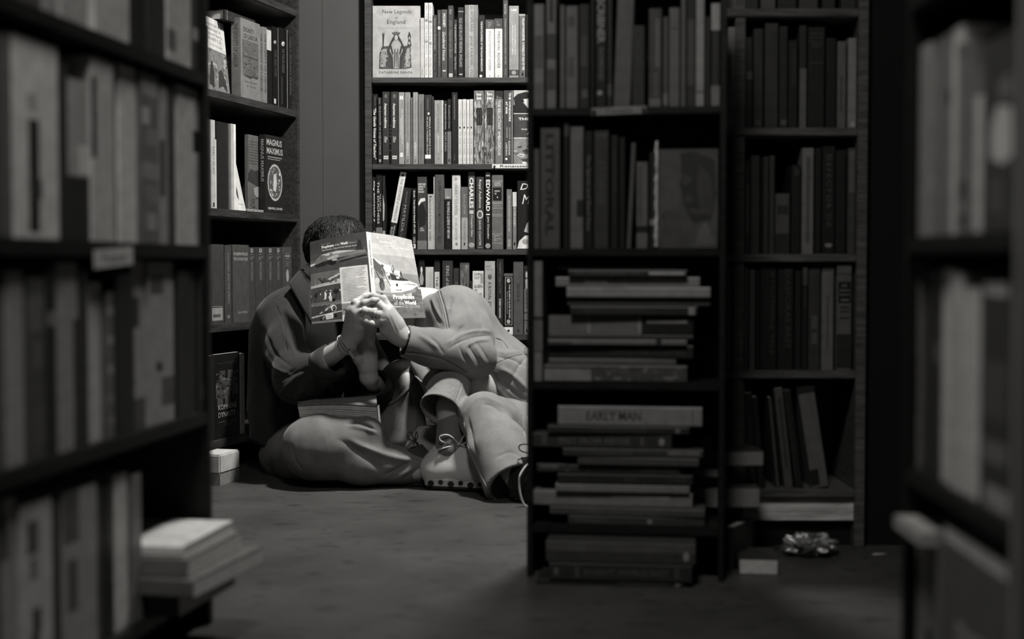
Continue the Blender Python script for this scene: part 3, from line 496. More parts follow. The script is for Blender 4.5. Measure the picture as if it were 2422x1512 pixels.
rowG = [bs(480, 500, 580, 50), bs(501, 530, 578, 52, ('r', 0, .8, .9, .96, 120), ('r', .1, .85, .8, .87, 70), ('r', .1, .9, .8, .94, 90), hard=True, d='dark hardback with white label', face=1, th=.03, f=[('r', .0, .8, .9, .96, 125), ('r', .0, .78, .9, .785, 130), ('r', .08, .88, .7, .92, 70)]),
        bs(531, 546, 580, 58, T('COLONIES AND THE SYRIAC', .1, .75, 110, '', .4, .7), ('r', .3, .9, .7, .94, 100), hard=True, d='dark grey hardback'),
        bs(547, 586, 579, 60, T('PORPHYRIUS', .1, .6, 100), hard=True, face=1, th=.02, d='grey hardback face out', f=[('r', 0, 0, 1, 1, 60), ('t', 'PORPHYRIUS', .08, .1, .92, .14, 135, 'b', 'h'), ('t', 'THE CHARIOTEER', .06, .165, .94, .205, 130, 'b', 'h'), ('t', 'ALAN CAMERON', .3, .86, .9, .89, 130, '', 'h')]),
        bs(587, 604, 585, 54, *man(), hard=True, d='dark hardback with emblem'), bs(605, 627, 585, 52, *man(), hard=True, d='dark hardback with emblem'), bs(630, 650, 585, 52, *man(), hard=True, d='dark hardback with emblem'), bs(652, 670, 585, 54, *man(), hard=True, d='dark hardback with emblem'),
        bs(671, 706, 585, 62, face=1, th=.03, hard=True, d='grey hardback face out, pale oval', f=[('r', .3, .085, .7, .09, 120), ('t', 'MANICHAEISM', .24, .11, .76, .14, 150, 'b', 'h'), ('r', .3, .16, .7, .165, 120), ('t', 'IN THE LATER ROMAN EMPIRE\nAND MEDIEVAL CHINA\nA HISTORICAL SURVEY', .2, .2, .82, .27, 110, 'c', 'h'), ('e', .5, .4, .16, .09, 140)])]
side.row(ZS[2], rowG, albS, 'third shelf of angled bookcase', 'books on the angled third shelf', inset=.02, depth=.15)
kom = [('t', 'JOHN OF BYZANTIUM', .12, .1, .9, .125, 50, '', 'h'), *[('r', u, v, u + .22, v + .2, 62) for u, v in ((.2, .2), (.52, .2), (.05, .32), (.3, .33), (.7, .3), (.4, .4), (.1, .42))], ('sp', .05, .2, .92, .55, 20, 90, 60, 7), ('t', 'KOMNENE\nDYNASTY', .14, .6, .86, .75, 165, 'l', 'h'), ('r', .15, .8, .85, .81, 60), ('t', '1057-1185', .4, .83, .66, .85, 90, '', 'h')]
rowH = [bs(490, 505, 842, 30), bs(506, 566, 836, 20, face=1, th=.014, f=kom, d='black paperback face out, mosaic pieces'), bs(567, 578, 836, 120, T('STUDIES IN BYZANTIUM', .1, .9, 70), d='slim pale paperback')]
side.row(ZS[3], rowH, albS, 'lowest shelf of angled bookcase', 'books on the angled lowest shelf', inset=.015, depth=.14)
# white box at the foot of that case
p0 = P(508, 1145, 4.05); mb = MB(); t = grey(.5, .6); mb.box((-.055, -.06, 0), (.015, .06, .032), grey(.22, .6)); mb.box((-.055, -.062, .0322), (.0165, .062, .085), t, bev=.004)
o = mb.build('box'); o.location = (P(528, 630, 3.93).x, 3.93, 0); o.rotation_euler.z = -.25; tag(o, 'small white carton on the floor below the angled bookcase', 'box')
# ------------------------------------------------------------------ the bookcase along the near left of the aisle
near = Case(-.594, 1.65, math.atan2(.73, .091))
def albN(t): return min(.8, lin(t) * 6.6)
ZN = [.918, .634, .359, .078, 1.2]
s0, s1 = near.loc(-260)[0], near.loc(498)[0]
near.build('bookcase', 'black bookcase along the near side of the aisle, its shelves blurred', s0, s1, ZN, .24, 1.9, WOOD_BLK, th=.02, thick=.022)
def bn(x0, x1, top, t, *s, **k): return dict(x0=x0, x1=x1, top=top, t=t, s=s, **k)
def bars(*q): return tuple(('r', u0, v0, u1, v1, t) for u0, v0, u1, v1, t in q)
gN = 'blurred books in the near bookcase'
hid = lambda x0, x1, y, t: bn(x0, x1, y, t)
near.row(ZN[0], [bn(-200, -120, -420, 40), bn(-115, -60, -400, 60), bn(-55, 5, -390, 30), bn(8, 60, -380, 20), bn(62, 110, -370, 30), bn(112, 143, -370, 60), bn(148, 214, -360, 72), bn(225, 308, -330, 84), bn(312, 350, -320, 14), bn(352, 392, -310, 18), bn(396, 452, -300, 76, *bars((0, .8, .35, .93, 40))), bn(456, 480, -290, 26, *bars((.1, .72, .9, .8, 70)))],
         albN, 'top shelf of near bookcase', gN, rev=True, frm='far end')
near.row(ZN[1], [bn(-190, -120, 40, 50), bn(-115, -55, 60, 70), bn(-50, 4, 70, 30), bn(5, 27, 80, 40), bn(28, 138, 95, 100, *bars((.33, .4, .56, .97, 14), (.33, .27, .5, .36, 70), (.5, .7, .62, .8, 30)), d='thick white hardback with dark title strip', hard=True),
         bn(140, 160, 150, 18), bn(161, 212, 190, 70, *bars((0, .6, 1, 1, 16), (.5, .4, 1, .58, 95)), d='grey paperback, black lower half'), bn(213, 268, 140, 84, *bars((.0, .11, .22, .55, 16)), d='broad white paperback with black sliver'), bn(270, 284, 165, 30), bn(286, 328, 158, 88), bn(330, 376, 175, 42, *bars((.15, .05, .9, .13, 62), (.1, .2, .5, .3, 70), (.3, .32, .9, .42, 55), (.1, .52, .95, .62, 58), (.2, .66, .9, .76, 48), (.3, .82, .8, .92, 60)), d='patterned grey and black paperback'), bn(378, 397, 200, 62, *bars((0, .35, .6, .7, 22))), bn(399, 416, 210, 24), bn(419, 476, 207, 76, *bars((.72, .26, 1, .4, 16)), d='pale paperback with dark notch')],
         albN, 'second shelf of near bookcase', gN, rev=True, frm='far end')
near.row(ZN[2], [bn(-190, -130, 720, 60), bn(-125, -60, 700, 40), bn(-55, -5, 690, 50), bn(-2, 10, 680, 40), bn(11, 55, 642, 66, d='tall pale paperback'), bn(57, 100, 655, 30, *bars((.1, .1, .9, .3, 44), (.3, .35, .8, .5, 40), (.2, .7, .9, .9, 34))), bn(102, 128, 640, 14, *bars((.1, .22, .9, .3, 50))), bn(130, 182, 622, 64, *bars((.75, .3, 1, 1, 20))), bn(184, 205, 640, 20), bn(206, 243, 668, 78), bn(245, 265, 690, 40, *bars((.2, .1, .8, .16, 60), (.2, .3, .8, .36, 64), (.2, .5, .8, .56, 60), (.2, .7, .8, .76, 50), (.2, .86, .8, .9, 52)), d='speckled charcoal paperback'), bn(267, 311, 650, 13), bn(313, 346, 615, 60, *bars((.1, .22, .6, .4, 20), (0, .82, 1, 1, 30))), bn(348, 411, 620, 64, *bars((.1, .08, .6, .2, 34), (.3, .62, .55, .68, 24), (.5, .72, 1, .9, 34)), d='broad grey paperback with round mark'), bn(414, 446, 640, 16), bn(447, 468, 640, 20), bn(470, 486, 625, 24, *bars((.1, .82, .9, .92, 86)))],
         albN, 'third shelf of near bookcase', gN, rev=True, frm='far end')
near.row(ZN[3], [bn(-190, -120, 1230, 60), bn(-110, -60, 1220, 50), bn(-58, -2, 1210, 30), bn(0, 33, 1180, 62, *bars((0, .08, .4, .3, 16))), bn(35, 114, 1190, 76, *bars((.2, .1, .55, .28, 30), (.3, .3, .5, .42, 44), (.35, .58, .6, .72, 16), (.3, .72, .55, .8, 12))), bn(116, 135, 1190, 20), bn(137, 219, 1160, 62, *bars((.0, .0, .45, .3, 30), (.1, .4, .4, .7, 34))), bn(221, 241, 1150, 24), bn(243, 264, 1150, 14), bn(266, 300, 1122, 80, d='tall white paperback'), bn(302, 328, 1125, 46)],
         albN, 'lowest shelf of near bookcase', gN, rev=True, frm='flat pile')
o = card(near, None, 220, 312, 592, 636, -.001, 84, albN, [('t', 'Fiction', .2, .25, .8, .75, 40, 'b', 'h')], pins=False, tilt=-.05)
# the flat pile at the far end of the lowest shelf, edges hanging over the aisle
def flat(case, s, over, z, L, w, D, t, alb, label, group, rz=0.0, pages=.5, **k):
    o = make_book('book', w, L, D, t, alb, pages=pages, **k)   # spine towards the camera end
    R = Matrix(((0, 1, 0, 0), (0, 0, -1, 0), (-1, 0, 0, 0), (0, 0, 0, 1)))
    # thickness -> -z, depth -> along the face, height -> out into the aisle
    o.matrix_world = case.M(s, L - over, z + w / 2, rz) @ R; return tag(o, label, 'book', group)
sa = near.loc(352)[0]
gp = 'pile of flat books at the aisle edge'
flat(near, sa, .045, ZN[3] + .0005, .17, .034, .235, 16, albN, 'thick black book lying flat, bottom of the pile at the aisle edge', gp, rz=-.05)
flat(near, sa - .01, .075, ZN[3] + .035, .18, .026, .26, 40, albN, 'charcoal book lying flat, second from the bottom of the aisle edge pile', gp, rz=-.1)
flat(near, sa - .005, .06, ZN[3] + .0615, .165, .028, .225, 46, albN, 'grey book lying flat in the aisle edge pile, just under the white one', gp, rz=-.04)
flat(near, sa + .0, .05, ZN[3] + .09, .16, .016, .22, 110, albN, 'white covered book lying flat on top of the aisle edge pile', gp, rz=-.02)

# ------------------------------------------------------------------ the free standing tower of shelves in the middle
pa, pb2 = P(1246, 630, 2.73), P(1716, 630, 2.68)
tower = Case(pa.x, pa.y, math.atan2(pb2.y - pa.y, pb2.x - pa.x)); TW = (pb2 - pa).length
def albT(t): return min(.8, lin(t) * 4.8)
zt = lambda py: tower.loc(1480, py)[1]
ZT = [zt(253), zt(588), zt(905), zt(1247), zt(253) + .285]
tower.build('bookcase', 'narrow black bookcase standing in the aisle, packed with flat and upright books', 0, TW, ZT, .17, ZT[4] + .02, WOOD_BLK, th=.011, thick=.016)
gT = 'books on the narrow black bookcase'
sk = lambda sd, lo, hi, n=30, v0=0, v1=1: ('sp', .05, v0, .95, v1, lo, hi, n, sd)
tower.row(ZT[0], [bn(1260, 1287, 10, 60, *bars((.1, .3, .9, .62, 42), (.1, .75, .9, .98, 52))), bn(1291, 1315, -20, 56, *bars((0, .36, 1, .58, 30), (.1, .66, .9, .84, 34), (.3, .02, .7, .26, 24)), d='two-tone grey paperback'), bn(1323, 1335, 12, 46), bn(1337, 1366, 14, 50, *bars((.2, .1, .7, .2, 36), (.2, .5, .7, .7, 40))), bn(1368, 1393, 10, 22, *bars((.2, .3, .8, .6, 32), (.3, .82, .8, .9, 44))), bn(1395, 1405, -10, 14),
           bn(1407, 1433, -40, 16, T('SCRIBNER', .12, .48, 74, 'b', .15, .85), T('RAYMOND', .52, .78, 46, 'b', .3, .75), ('e', .4, .88, .25, .02, 74), d='black hardback, vertical pale capitals'), bn(1435, 1447, -20, 22, *bars((.1, .8, .9, .9, 40))), bn(1449, 1490, -30, 42, lean=.035, d='tall grey hardback, slightly leaning', hard=True), bn(1493, 1524, 60, 24, sk(2, 14, 34, 20, 0, .5)), bn(1532, 1564, 20, 32, *bars((.5, .1, .85, .6, 46), (.4, .65, .7, .9, 40), (.05, .92, .9, 1, 50)), d='charcoal paperback, broken pale stripe'), bn(1566, 1579, 40, 36, *bars((.1, .86, .9, .98, 56))), bn(1580, 1606, 18, 46, *bars((.2, .2, .8, .22, 30))), bn(1608, 1620, -10, 44), bn(1622, 1642, -20, 34, *bars((0, .0, 1, .24, 18), (0, .82, 1, 1, 24))), bn(1643, 1664, -10, 66, *bars((.05, .86, .95, .88, 40)), d='pale slim paperback'), bn(1666, 1677, 40, 22), bn(1679, 1700, 8, 22, *bars((0, .0, 1, .26, 72), (0, .8, 1, 1, 56)), d='black book with pale ends')],
          albT, 'top shelf of narrow bookcase', gT, inset=.008, depth=.13)
card(tower, None, 1400, 1529, 256, 272, -.0006, 60, albT, [('t', 'Classics', .25, .25, .75, .75, 30, 'b', 'h')], tilt=-.03)
face_l = [('r', 0, 0, 1, 1, 34), ('r', .05, .02, .38, .62, 36), ('p', [(.38, .05), (.62, .02), (.95, .12), (.98, .45), (.9, .72), (.62, .75), (.52, .68), (.46, .58), (.42, .5), (.4, .42), (.36, .36), (.42, .28), (.4, .2)], 22), ('p', [(.46, .24), (.58, .3), (.5, .38), (.42, .34)], 30), ('p', [(.5, .44), (.6, .5), (.54, .56), (.45, .53)], 28), ('p', [(.68, .14), (.9, .3), (.93, .6), (.72, .62), (.66, .4)], 28),
          ('t', 'MODERN', .08, .64, .48, .72, 30, 'b', 'h'), ('t', 'FEARS', .55, .6, .9, .66, 38, 'b', 'h'), ('p', [(.7, .8), (.8, .72), (.97, .96), (.64, .97)], 44), ('p', [(.03, .98), (.1, .8), (.3, .78), (.5, .86), (.55, .98)], 32)]
tower.row(ZT[1], [bn(1259, 1275, 352, 44), bn(1277, 1324, 303, 40, T('LITTORAL', .05, .9, 22, 'B', .25, .7), d='thick grey hardback, dark capitals', hard=True), bn(1332, 1346, 292, 14, *bars((.2, .02, .9, .1, 34))), bn(1348, 1380, 300, 52, *bars((.5, .6, 1, .74, 20)), d='pale grey paperback'), bn(1382, 1402, 310, 14, T('The Spirits and Devil Faxe', .2, .85, 56, 'b', .2, .7), d='black paperback, pale script title', lean=.0), bn(1404, 1440, 309, 26, T('STORIES', .25, .62, 36, '', .3, .7), *bars((.1, .03, .9, .05, 34)), hard=True), bn(1444, 1462, 320, 16, *bars((.3, .1, .6, .5, 22))), bn(1464, 1478, 325, 14), bn(1481, 1492, 338, 40, lean=.045, d='slim leaning grey paperback'), bn(1504, 1532, 383, 46, *bars((0, .74, 1, .82, 16), (.2, .05, .5, .7, 36)), d='low grey paperback with dark band'), bn(1535, 1550, 360, 16, *bars((.1, .7, .9, .76, 60))),
           dict(x0=1553, x1=1698, top=352, t=40, face=1, th=.02, f=face_l, back=.04, d='hardback face out, shaded profile of a face')],
          albT, 'second shelf of narrow bookcase', gT, inset=.008, depth=.13)
# pale strip painting the glint on the folded edge of that book's clear sleeve
pm = bpy.data.materials.new('clear sleeve'); pm.use_nodes = True; pbn = pm.node_tree.nodes['Principled BSDF']
pbn.inputs['Base Color'].default_value = (.9, .89, .87, 1); pbn.inputs['Roughness'].default_value = .12; pbn.inputs['Transmission Weight'].default_value = 1; pbn.inputs['IOR'].default_value = 1.3
nz = pm.node_tree.nodes.new('ShaderNodeTexNoise'); nz.inputs['Scale'].default_value = 60; bpn = pm.node_tree.nodes.new('ShaderNodeBump'); bpn.inputs['Strength'].default_value = .5; bpn.inputs['Distance'].default_value = .01
pm.node_tree.links.new(nz.outputs['Fac'], bpn.inputs['Height']); pm.node_tree.links.new(bpn.outputs['Normal'], pbn.inputs['Normal'])
a0, _ = tower.loc(1552); mb = MB(); rg = random.Random(4); N = 22; Hh = .2
pts = []
for i in range(N + 1):
    z = .004 + Hh * i / N; k = .0012 * math.sin(i * 2.1) + rg.uniform(-.0008, .0008)
    pts.append([(-.004 + k * .5, .006), (-.0045 + k, -.003 + k), (-.002 + k, -.0055 + k), (-.0005, -.0052), (.001, -.0048)])
vs = [Vector((x, y, .004 + Hh * i / N)) for i, r in enumerate(pts) for x, y in r]
mb.add(vs, [(i * 5 + j, i * 5 + j + 1, i * 5 + j + 6, i * 5 + j + 5) for i in range(N) for j in range(4)], grey(.6, .22, .3, 90, bump=.6))
slv = [o for o in bpy.data.objects if o.get('label', '').startswith('hardback face out, shaded')][0]
sl = mb.build('sleeve_glint', slv, True); mwi = slv.matrix_world.inverted(); sl.matrix_world = tower.M(a0 + .001, .007, ZT[1]) @ Matrix.Rotation(-.03, 4, 'X')
gp3 = 'flat pile, third shelf of narrow bookcase'; gp4 = 'flat pile, fourth shelf of narrow bookcase'
def hl(txt, v0, v1, t, st='', u0=.3, u1=.72): return ('t', txt, u0, v0, u1, v1, t, st, 'd')
tower.row(ZT[2], [bn(1262, 1283, 618, 58, *bars((0, .46, 1, .49, 22), (0, .49, .8, .74, 46), (0, .74, 1, .76, 40)), d='pale slim paperback, alone upright beside the pile')], albT, 'third shelf of narrow bookcase', gT, inset=.004)
tower.pile(ZT[2], [(1322, 1600, 627, 638, 16, (hl('CHANGES IN CENTRAL AMERICA', .05, .9, 30),), 'black slim book'), (1345, 1625, 638, 655, 22, (hl('THE WOMAN BEHIND THE', .05, .6, 46), ('r', .3, .68, .7, .98, 86)), 'black glossy book'), (1315, 1655, 655, 679, 64, (('r', .35, .2, .6, .36, 110), hl('A HISTORY', .5, .7, 46)), 'pale paperback'), (1340, 1680, 679, 704, 66, (('r', .86, 0, .96, .4, 84),), 'plain pale hardback'), (1342, 1680, 704, 724, 36, (hl('Masterworks and Drawing', .3, .75, 56),), 'charcoal book'), (1350, 1650, 724, 746, 20, (hl('GERMAN ANTIQUARIAN', .1, .6, 34), ('r', .1, .93, .9, .98, 70)), 'black hardback'), (1298, 1640, 746, 792, 14, (('r', 0, 0, 1, .64, 52), ('r', .05, .27, .95, .29, 66), ('r', .05, .62, .95, .645, 70), ('r', .6, .68, .8, .96, 66)), 'thick book with grey band'), (1298, 1640, 792, 803, 24, (), 'slim black book'), (1297, 1625, 803, 816, 50, (('r', 0, .0, .5, .17, 30), ('r', 0, .78, 1, .82, 20)), 'slim pale paperback'), (1299, 1640, 816, 848, 18, (hl('PARSIFAL AND THE DANCE', .42, .95, 40, '', .4, .7),), 'thick black book'), (1299, 1600, 848, 864, 44, (), 'grey paperback'), (1288, 1626, 864, 904, 34, (('r', .05, 0, .75, .33, 62), ('sp', .05, .36, .95, .98, 20, 62, 40, 3)), 'thick patterned paperback')],  # glossy book's pale spine patch is its highlight, put into the colour
           albT, gp3, 'flat pile on the third shelf', inset=.012, depth=.13)
tower.pile(ZT[3], [(1320, 1662, 962, 1008, 62, (hl('EARLY MAN', .2, .58, 26, 'b', .25, .75), ('r', .1, .93, .9, .94, 44)), 'pale thick hardback'), (1296, 1632, 1008, 1026, 20, (hl('WOODWORK IN SCANDINAVIA', .3, .7, 34), ('e', .5, .92, .3, .02, 50)), 'black book'), (1261, 1590, 1026, 1062, 24, (hl('PAST FROM ABOVE', .19, .7, 44, 'b', .3, .72), ('r', .2, .06, .8, .1, 36), ('r', .2, .78, .8, .8, 40), ('e', .5, .93, .26, .02, 66)), 'thick charcoal hardback with emblem'), (1332, 1665, 1062, 1082, 26, (hl('LANDSCAPES', .25, .5, 44), ('r', .3, .75, .8, .98, 50)), 'charcoal book'), (1367, 1655, 1082, 1100, 34, (), 'short dark grey book'), (1270, 1612, 1100, 1122, 26, (('r', .5, .02, .9, .15, 46), ('sp', .1, .2, .9, .6, 20, 50, 16, 3), ('r', .3, .72, .6, .98, 56)), 'worn charcoal paperback'), (1320, 1640, 1122, 1146, 18, (hl('RELIGIOUS', .5, .6, 34), hl('TECHNIQUES', .82, .96, 34)), 'black slim book'), (1315, 1633, 1146, 1164, 58, (), 'pale slim paperback'), (1260, 1640, 1164, 1202, 60, (('r', .62, .5, .76, .86, 92),), 'wide pale hardback'), (1300, 1670, 1202, 1222, 34, (hl('NATIONAL GALLERY CATALOGUE', .2, .7, 46),), 'dark grey book'), (1345, 1670, 1222, 1245, 26, (hl('TODAY NOW', .05, .3, 44), ('e', .5, .6, .25, .02, 64)), 'charcoal slim book')],
           albT, gp4, 'flat pile on the fourth shelf', inset=.012, depth=.13)
tower.pile(0, [(1292, 1648, 1283, 1334, 26, (('r', .55, 0, .95, 1, 36), hl('BEHIND THE CENTURY OF EMPIRES', .15, .75, 42, '', .55, .78), ('e', .4, .94, .22, .02, 66)), 'thick charcoal hardback'), (1300, 1640, 1334, 1374, 20, (hl('KNIGHT WORLD EAST', .25, .84, 38, 'b', .35, .7), ('e', .5, .05, .25, .018, 44), ('r', .2, .18, .8, .21, 32), ('r', .2, .88, .8, .91, 32)), 'black hardback with emblem'), (1270, 1620, 1374, 1404, 18, (('r', .5, .55, .68, .9, 40), ('e', .5, .96, .35, .02, 60)), 'slim black book')],
           albT, 'pile at foot of narrow bookcase', 'books under the lowest board', inset=-.06, depth=.2)

# ------------------------------------------------------------------ the darker bookcase behind it
right = Case(P(1500, 630, 3.01).x, 3.01, 0)
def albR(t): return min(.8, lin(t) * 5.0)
ZR = [right.loc(1890, y)[1] for y in (302, 601, 877, 1158, 20)]
x1r = right.loc(2050)[0]; dv = right.loc(1749)[0]
right.build('bookcase', 'brown bookcase in deep shade behind the narrow one', 0, x1r, ZR, .24, 1.75, WOOD_R, th=.021, thick=.018, dividers=[dv])
gR = 'shaded books in the brown bookcase'
right.row(ZR[4], [bn(1760, 1790, -210, 24), bn(1795, 1830, -200, 40), bn(1835, 1880, -190, 20), bn(1885, 1930, -200, 30), bn(1940, 1970, -220, 20), bn(1985, 2020, -200, 24)], albR, 'top shelf of brown bookcase', gR)
right.row(ZR[0], [bn(1719, 1737, 64, 56, d='pale grey paperback')], albR, 'left of the divider, brown bookcase second shelf', gR, frm='divider')
right.row(ZR[0], [bn(1761, 1778, 88, 17, *bars((.1, .38, .9, .46, 36))), bn(1780, 1803, 68, 23, *bars((.2, .92, .8, .97, 34))), bn(1806, 1838, 55, 26), bn(1840, 1860, 62, 18, *bars((.2, .92, .9, .97, 40))), bn(1862, 1884, 95, 16, *bars((.3, .1, .8, .5, 20))), bn(1887, 1905, 60, 20, *bars((.05, .42, .95, 1, 46))), bn(1908, 1948, 64, 15, *bars((.1, .06, .9, .065, 40), (.1, .1, .9, .105, 40), (.1, .14, .9, .145, 36), (.2, .16, .8, .2, 24), (.1, .35, .9, .356, 36)), hard=True), bn(1950, 1974, 90, 13), bn(1977, 1998, 98, 46, *bars((.3, .4, .6, .8, 36))), bn(2002, 2024, 90, 60, *bars((.3, .94, .8, .98, 80)), d='bright pale paperback')],
          albR, 'second shelf of brown bookcase', gR)
right.row(ZR[1], [bn(1761, 1773, 380, 20, *bars((.3, .25, .7, .8, 34))), bn(1775, 1797, 368, 27), bn(1799, 1804, 372, 15), bn(1805, 1817, 371, 28), bn(1819, 1832, 368, 28), bn(1834, 1868, 458, 36, *bars((.1, .2, .9, .35, 20), (.0, .66, 1, 1, 18))), bn(1871, 1893, 390, 14, *bars((.3, .04, .8, .12, 26))), bn(1896, 1924, 350, 54, *bars((.35, .08, .65, .9, 40)), d='pale grey hardback'), bn(1927, 1942, 350, 14), bn(1944, 1974, 346, 14, T('DEFECTOR', .08, .58, 40, 'w', .3, .7), T('THE', .62, .75, 32, '', .3, .7), ('e', .5, .92, .3, .02, 60), d='black hardback, vertical white capitals'), bn(1976, 2000, 355, 13), bn(2004, 2022, 350, 30, *bars((.1, .02, .9, .42, 44)))],
          albR, 'third shelf of brown bookcase', gR)
right.row(ZR[2], [bn(1719, 1733, 628, 36)], albR, 'left of the divider, brown bookcase fourth shelf', gR, frm='divider')
right.row(ZR[2], [bn(1761, 1771, 634, 25), bn(1774, 1788, 638, 34), bn(1790, 1797, 640, 14), bn(1799, 1839, 630, 12, T('A MASTERFUL TALE', .05, .85, 26, 'b', .6, .85), T('THREE FIRST', .2, .5, 18, '', .25, .45), d='black hardback, faint capitals', hard=True), bn(1841, 1879, 630, 12, T('DIASPORAS PAST', .03, .8, 25, 'b', .45, .8), T('THE FIRST', .2, .5, 18, '', .1, .3), d='black hardback, fainter capitals', hard=True), bn(1881, 1896, 640, 14), bn(1898, 1912, 625, 14, *bars((.1, .0, .9, .2, 32), (.3, .24, .7, .42, 22))), bn(1914, 1942, 617, 25, *bars((.1, 0, .9, .03, 44), (.25, .5, .75, .62, 38), (.25, .66, .75, .76, 40))), bn(1945, 1974, 625, 48, *bars((0, .0, 1, .07, 32), (.4, .3, .6, .8, 40)), d='bright hardback, dark cap', hard=True), bn(1979, 2015, 624, 42, *bars((0, .09, 1, .1, 20), (.08, .17, .92, .37, 10), (.3, .19, .7, .22, 40), (.15, .24, .85, .26, 44), (.15, .28, .85, .3, 44), (.25, .33, .8, .35, 50), (.2, .4, .85, .42, 24), (.2, .44, .85, .46, 24), (.2, .5, .85, .52, 24), (0, .66, 1, .98, 18)), d='grey book with black title box')],
          albR, 'fourth shelf of brown bookcase', gR)
right.row(ZR[3], [bn(1757, 1770, 912, 28, lean=-.03), bn(1773, 1793, 930, 15, lean=-.05), bn(1796, 1812, 940, 14, lean=-.08), bn(1840, 1848, 940, 32, lean=-.1, d='slim leaning grey paperback'), bn(1859, 1880, 918, 36, *bars((.3, .1, .7, .8, 26)), lean=-.115, d='leaning grey paperback'), bn(1885, 1904, 922, 14, *bars((.2, .1, .3, .9, 22)), lean=-.13, d='leaning black paperback'), bn(1925, 1966, 914, 46, *bars((0, .0, 1, .07, 16), (0, .82, .5, .98, 14)), lean=-.155, d='broad pale leaning hardback', hard=True)],
          albR, 'lowest shelf of brown bookcase', gR)
# pale board leaning under the lowest shelf
mb = MB(); mb.box((0, 0, 0), (.275, .012, .062), wood(.62, 'bare plank', (2, 20, 20)), bev=.002); o = mb.build('plank')
p = right.loc(1735, 1222); o.matrix_world = right.M(p[0], .012, p[1] - .012); tag(o, 'pale bare plank set on edge under the lowest brown shelf', 'plank')
mb = MB(); mb.box((0, 0, 0), (.28, .03, p[1] - .0125), WOOD_BLK); o = mb.build('plinth'); o.matrix_world = right.M(p[0], .03, .0); tag(o, 'dark low wooden plinth block carrying the pale plank', 'plinth'); 
# crumpled clear bag on the floor in front
bag = bmesh.new(); bmesh.ops.create_icosphere(bag, subdivisions=4, radius=1)
from mathutils import noise
for v in bag.verts:
    n = noise.noise(v.co * 2.3) * .35 + abs(noise.noise(v.co * 5.1)) * .28 + noise.noise(v.co * 9) * .16 + noise.noise(v.co * 19) * .07; v.co *= .8 + n
    v.co = Vector((v.co.x * .058, v.co.y * .045, max(v.co.z, -.75) * .027))
me = bpy.data.meshes.new('plastic_bag'); bag.to_mesh(me); bag.free()
gl = bpy.data.materials.new('crinkled film'); gl.use_nodes = True; g = gl.node_tree.nodes['Principled BSDF']; g.inputs['Base Color'].default_value = (.45, .45, .44, 1); g.inputs['Metallic'].default_value = .7; g.inputs['Roughness'].default_value = .06; g.inputs['Specular IOR Level'].default_value = .9; g.inputs['Transmission Weight'].default_value = .35
nz = gl.node_tree.nodes.new('ShaderNodeTexNoise'); nz.inputs['Scale'].default_value = 70; nz.inputs['Detail'].default_value = 1; bp_ = gl.node_tree.nodes.new('ShaderNodeBump'); bp_.inputs['Strength'].default_value = .35; bp_.inputs['Distance'].default_value = .006
gl.node_tree.links.new(nz.outputs['Fac'], bp_.inputs['Height']); gl.node_tree.links.new(bp_.outputs['Normal'], g.inputs['Normal'])
me.materials.append(gl); o = link('plastic_bag', me); pt = P(1918, 1302, 2.93); o.location = (pt.x, 2.935, .021); tag(o, 'crumpled shiny clear plastic bag on the floor', 'plastic bag')
mb = MB(); mb.add([(0, 0, .001), (.028, .004, .003), (.03, .014, .0012), (.012, .018, .002), (-.004, .012, .001)], [(0, 1, 2, 3, 4)], grey(.5)); mb.add([(0, 0, .0005), (.028, .004, .0008), (.03, .014, .0006), (.012, .018, .0006), (-.004, .012, .0006)], [(4, 3, 2, 1, 0)], grey(.5))
o = mb.build('paper_scrap'); pt = P(2068, 1318, 2.93); o.location = (pt.x, 2.93, 0); tag(o, 'small torn paper scrap on the floor', 'paper scrap')

# ------------------------------------------------------------------ low stool with books between the narrow and the brown bookcase
st0 = P(1716, 1330, 2.84); zs = .118; st_ = bpy.data.objects.new('step_stool', None); COL.objects.link(st_); st_.location = (st0.x - .045, 2.945, 0)
tag(st_, 'low black step stool behind the narrow bookcase, carrying books', 'stool')
mb = MB(); mb.box((-.08, -.055, zs - .016), (.075, .055, zs), WOOD_BLK, bev=.002); mb.build('seat', st_)
for sx in (-.07, .063):
    for sy in (-.044, .044): mb = MB(); mb.box((sx - .01, sy - .01, 0), (sx + .01, sy + .01, zs - .0163), WOOD_BLK); mb.build('leg', st_)
zz = zs + .0005
for i, (w, L, D, t, ox, rz, d) in enumerate([(.04, .15, .19, 26, .01, 0, 'thick grey book with pale page edges, bottom of the stool pile'), (.02, .14, .15, 14, -.02, .1, 'black slim book, second from the bottom of the stool pile'), (.018, .15, .17, 16, -.03, -.08, 'black paperback, third from the bottom of the stool pile'), (.03, .15, .20, 20, .0, .1, 'charcoal book with worn pale pages, second from the top of the stool pile'), (.03, .13, .15, 24, -.035, -.1, 'small grey book on top of the stool pile')]):
    L *= .78; o = make_book('book', w, L, D, t, albR, pages=.22)
    R = Matrix(((0, 1, 0, 0), (0, 0, -1, 0), (-1, 0, 0, 0), (0, 0, 0, 1)))
    o.matrix_world = Matrix.Translation((st0.x - .135 + ox, 2.882 + L / 2, zz + w / 2)) @ Matrix.Rotation(rz, 4, 'Z') @ R; zz += w + .001; tag(o, d, 'book', 'books piled on the stool')
o = make_book('book', .018, .085, .12, 22, albR, pages=.6); o.matrix_world = Matrix.Translation((P(1722, 1330, 2.80).x, 2.79, .0004)) @ Matrix.Rotation(-.5, 4, 'Z'); tag(o, 'small dark book standing on the floor beside the narrow bookcase', 'book')
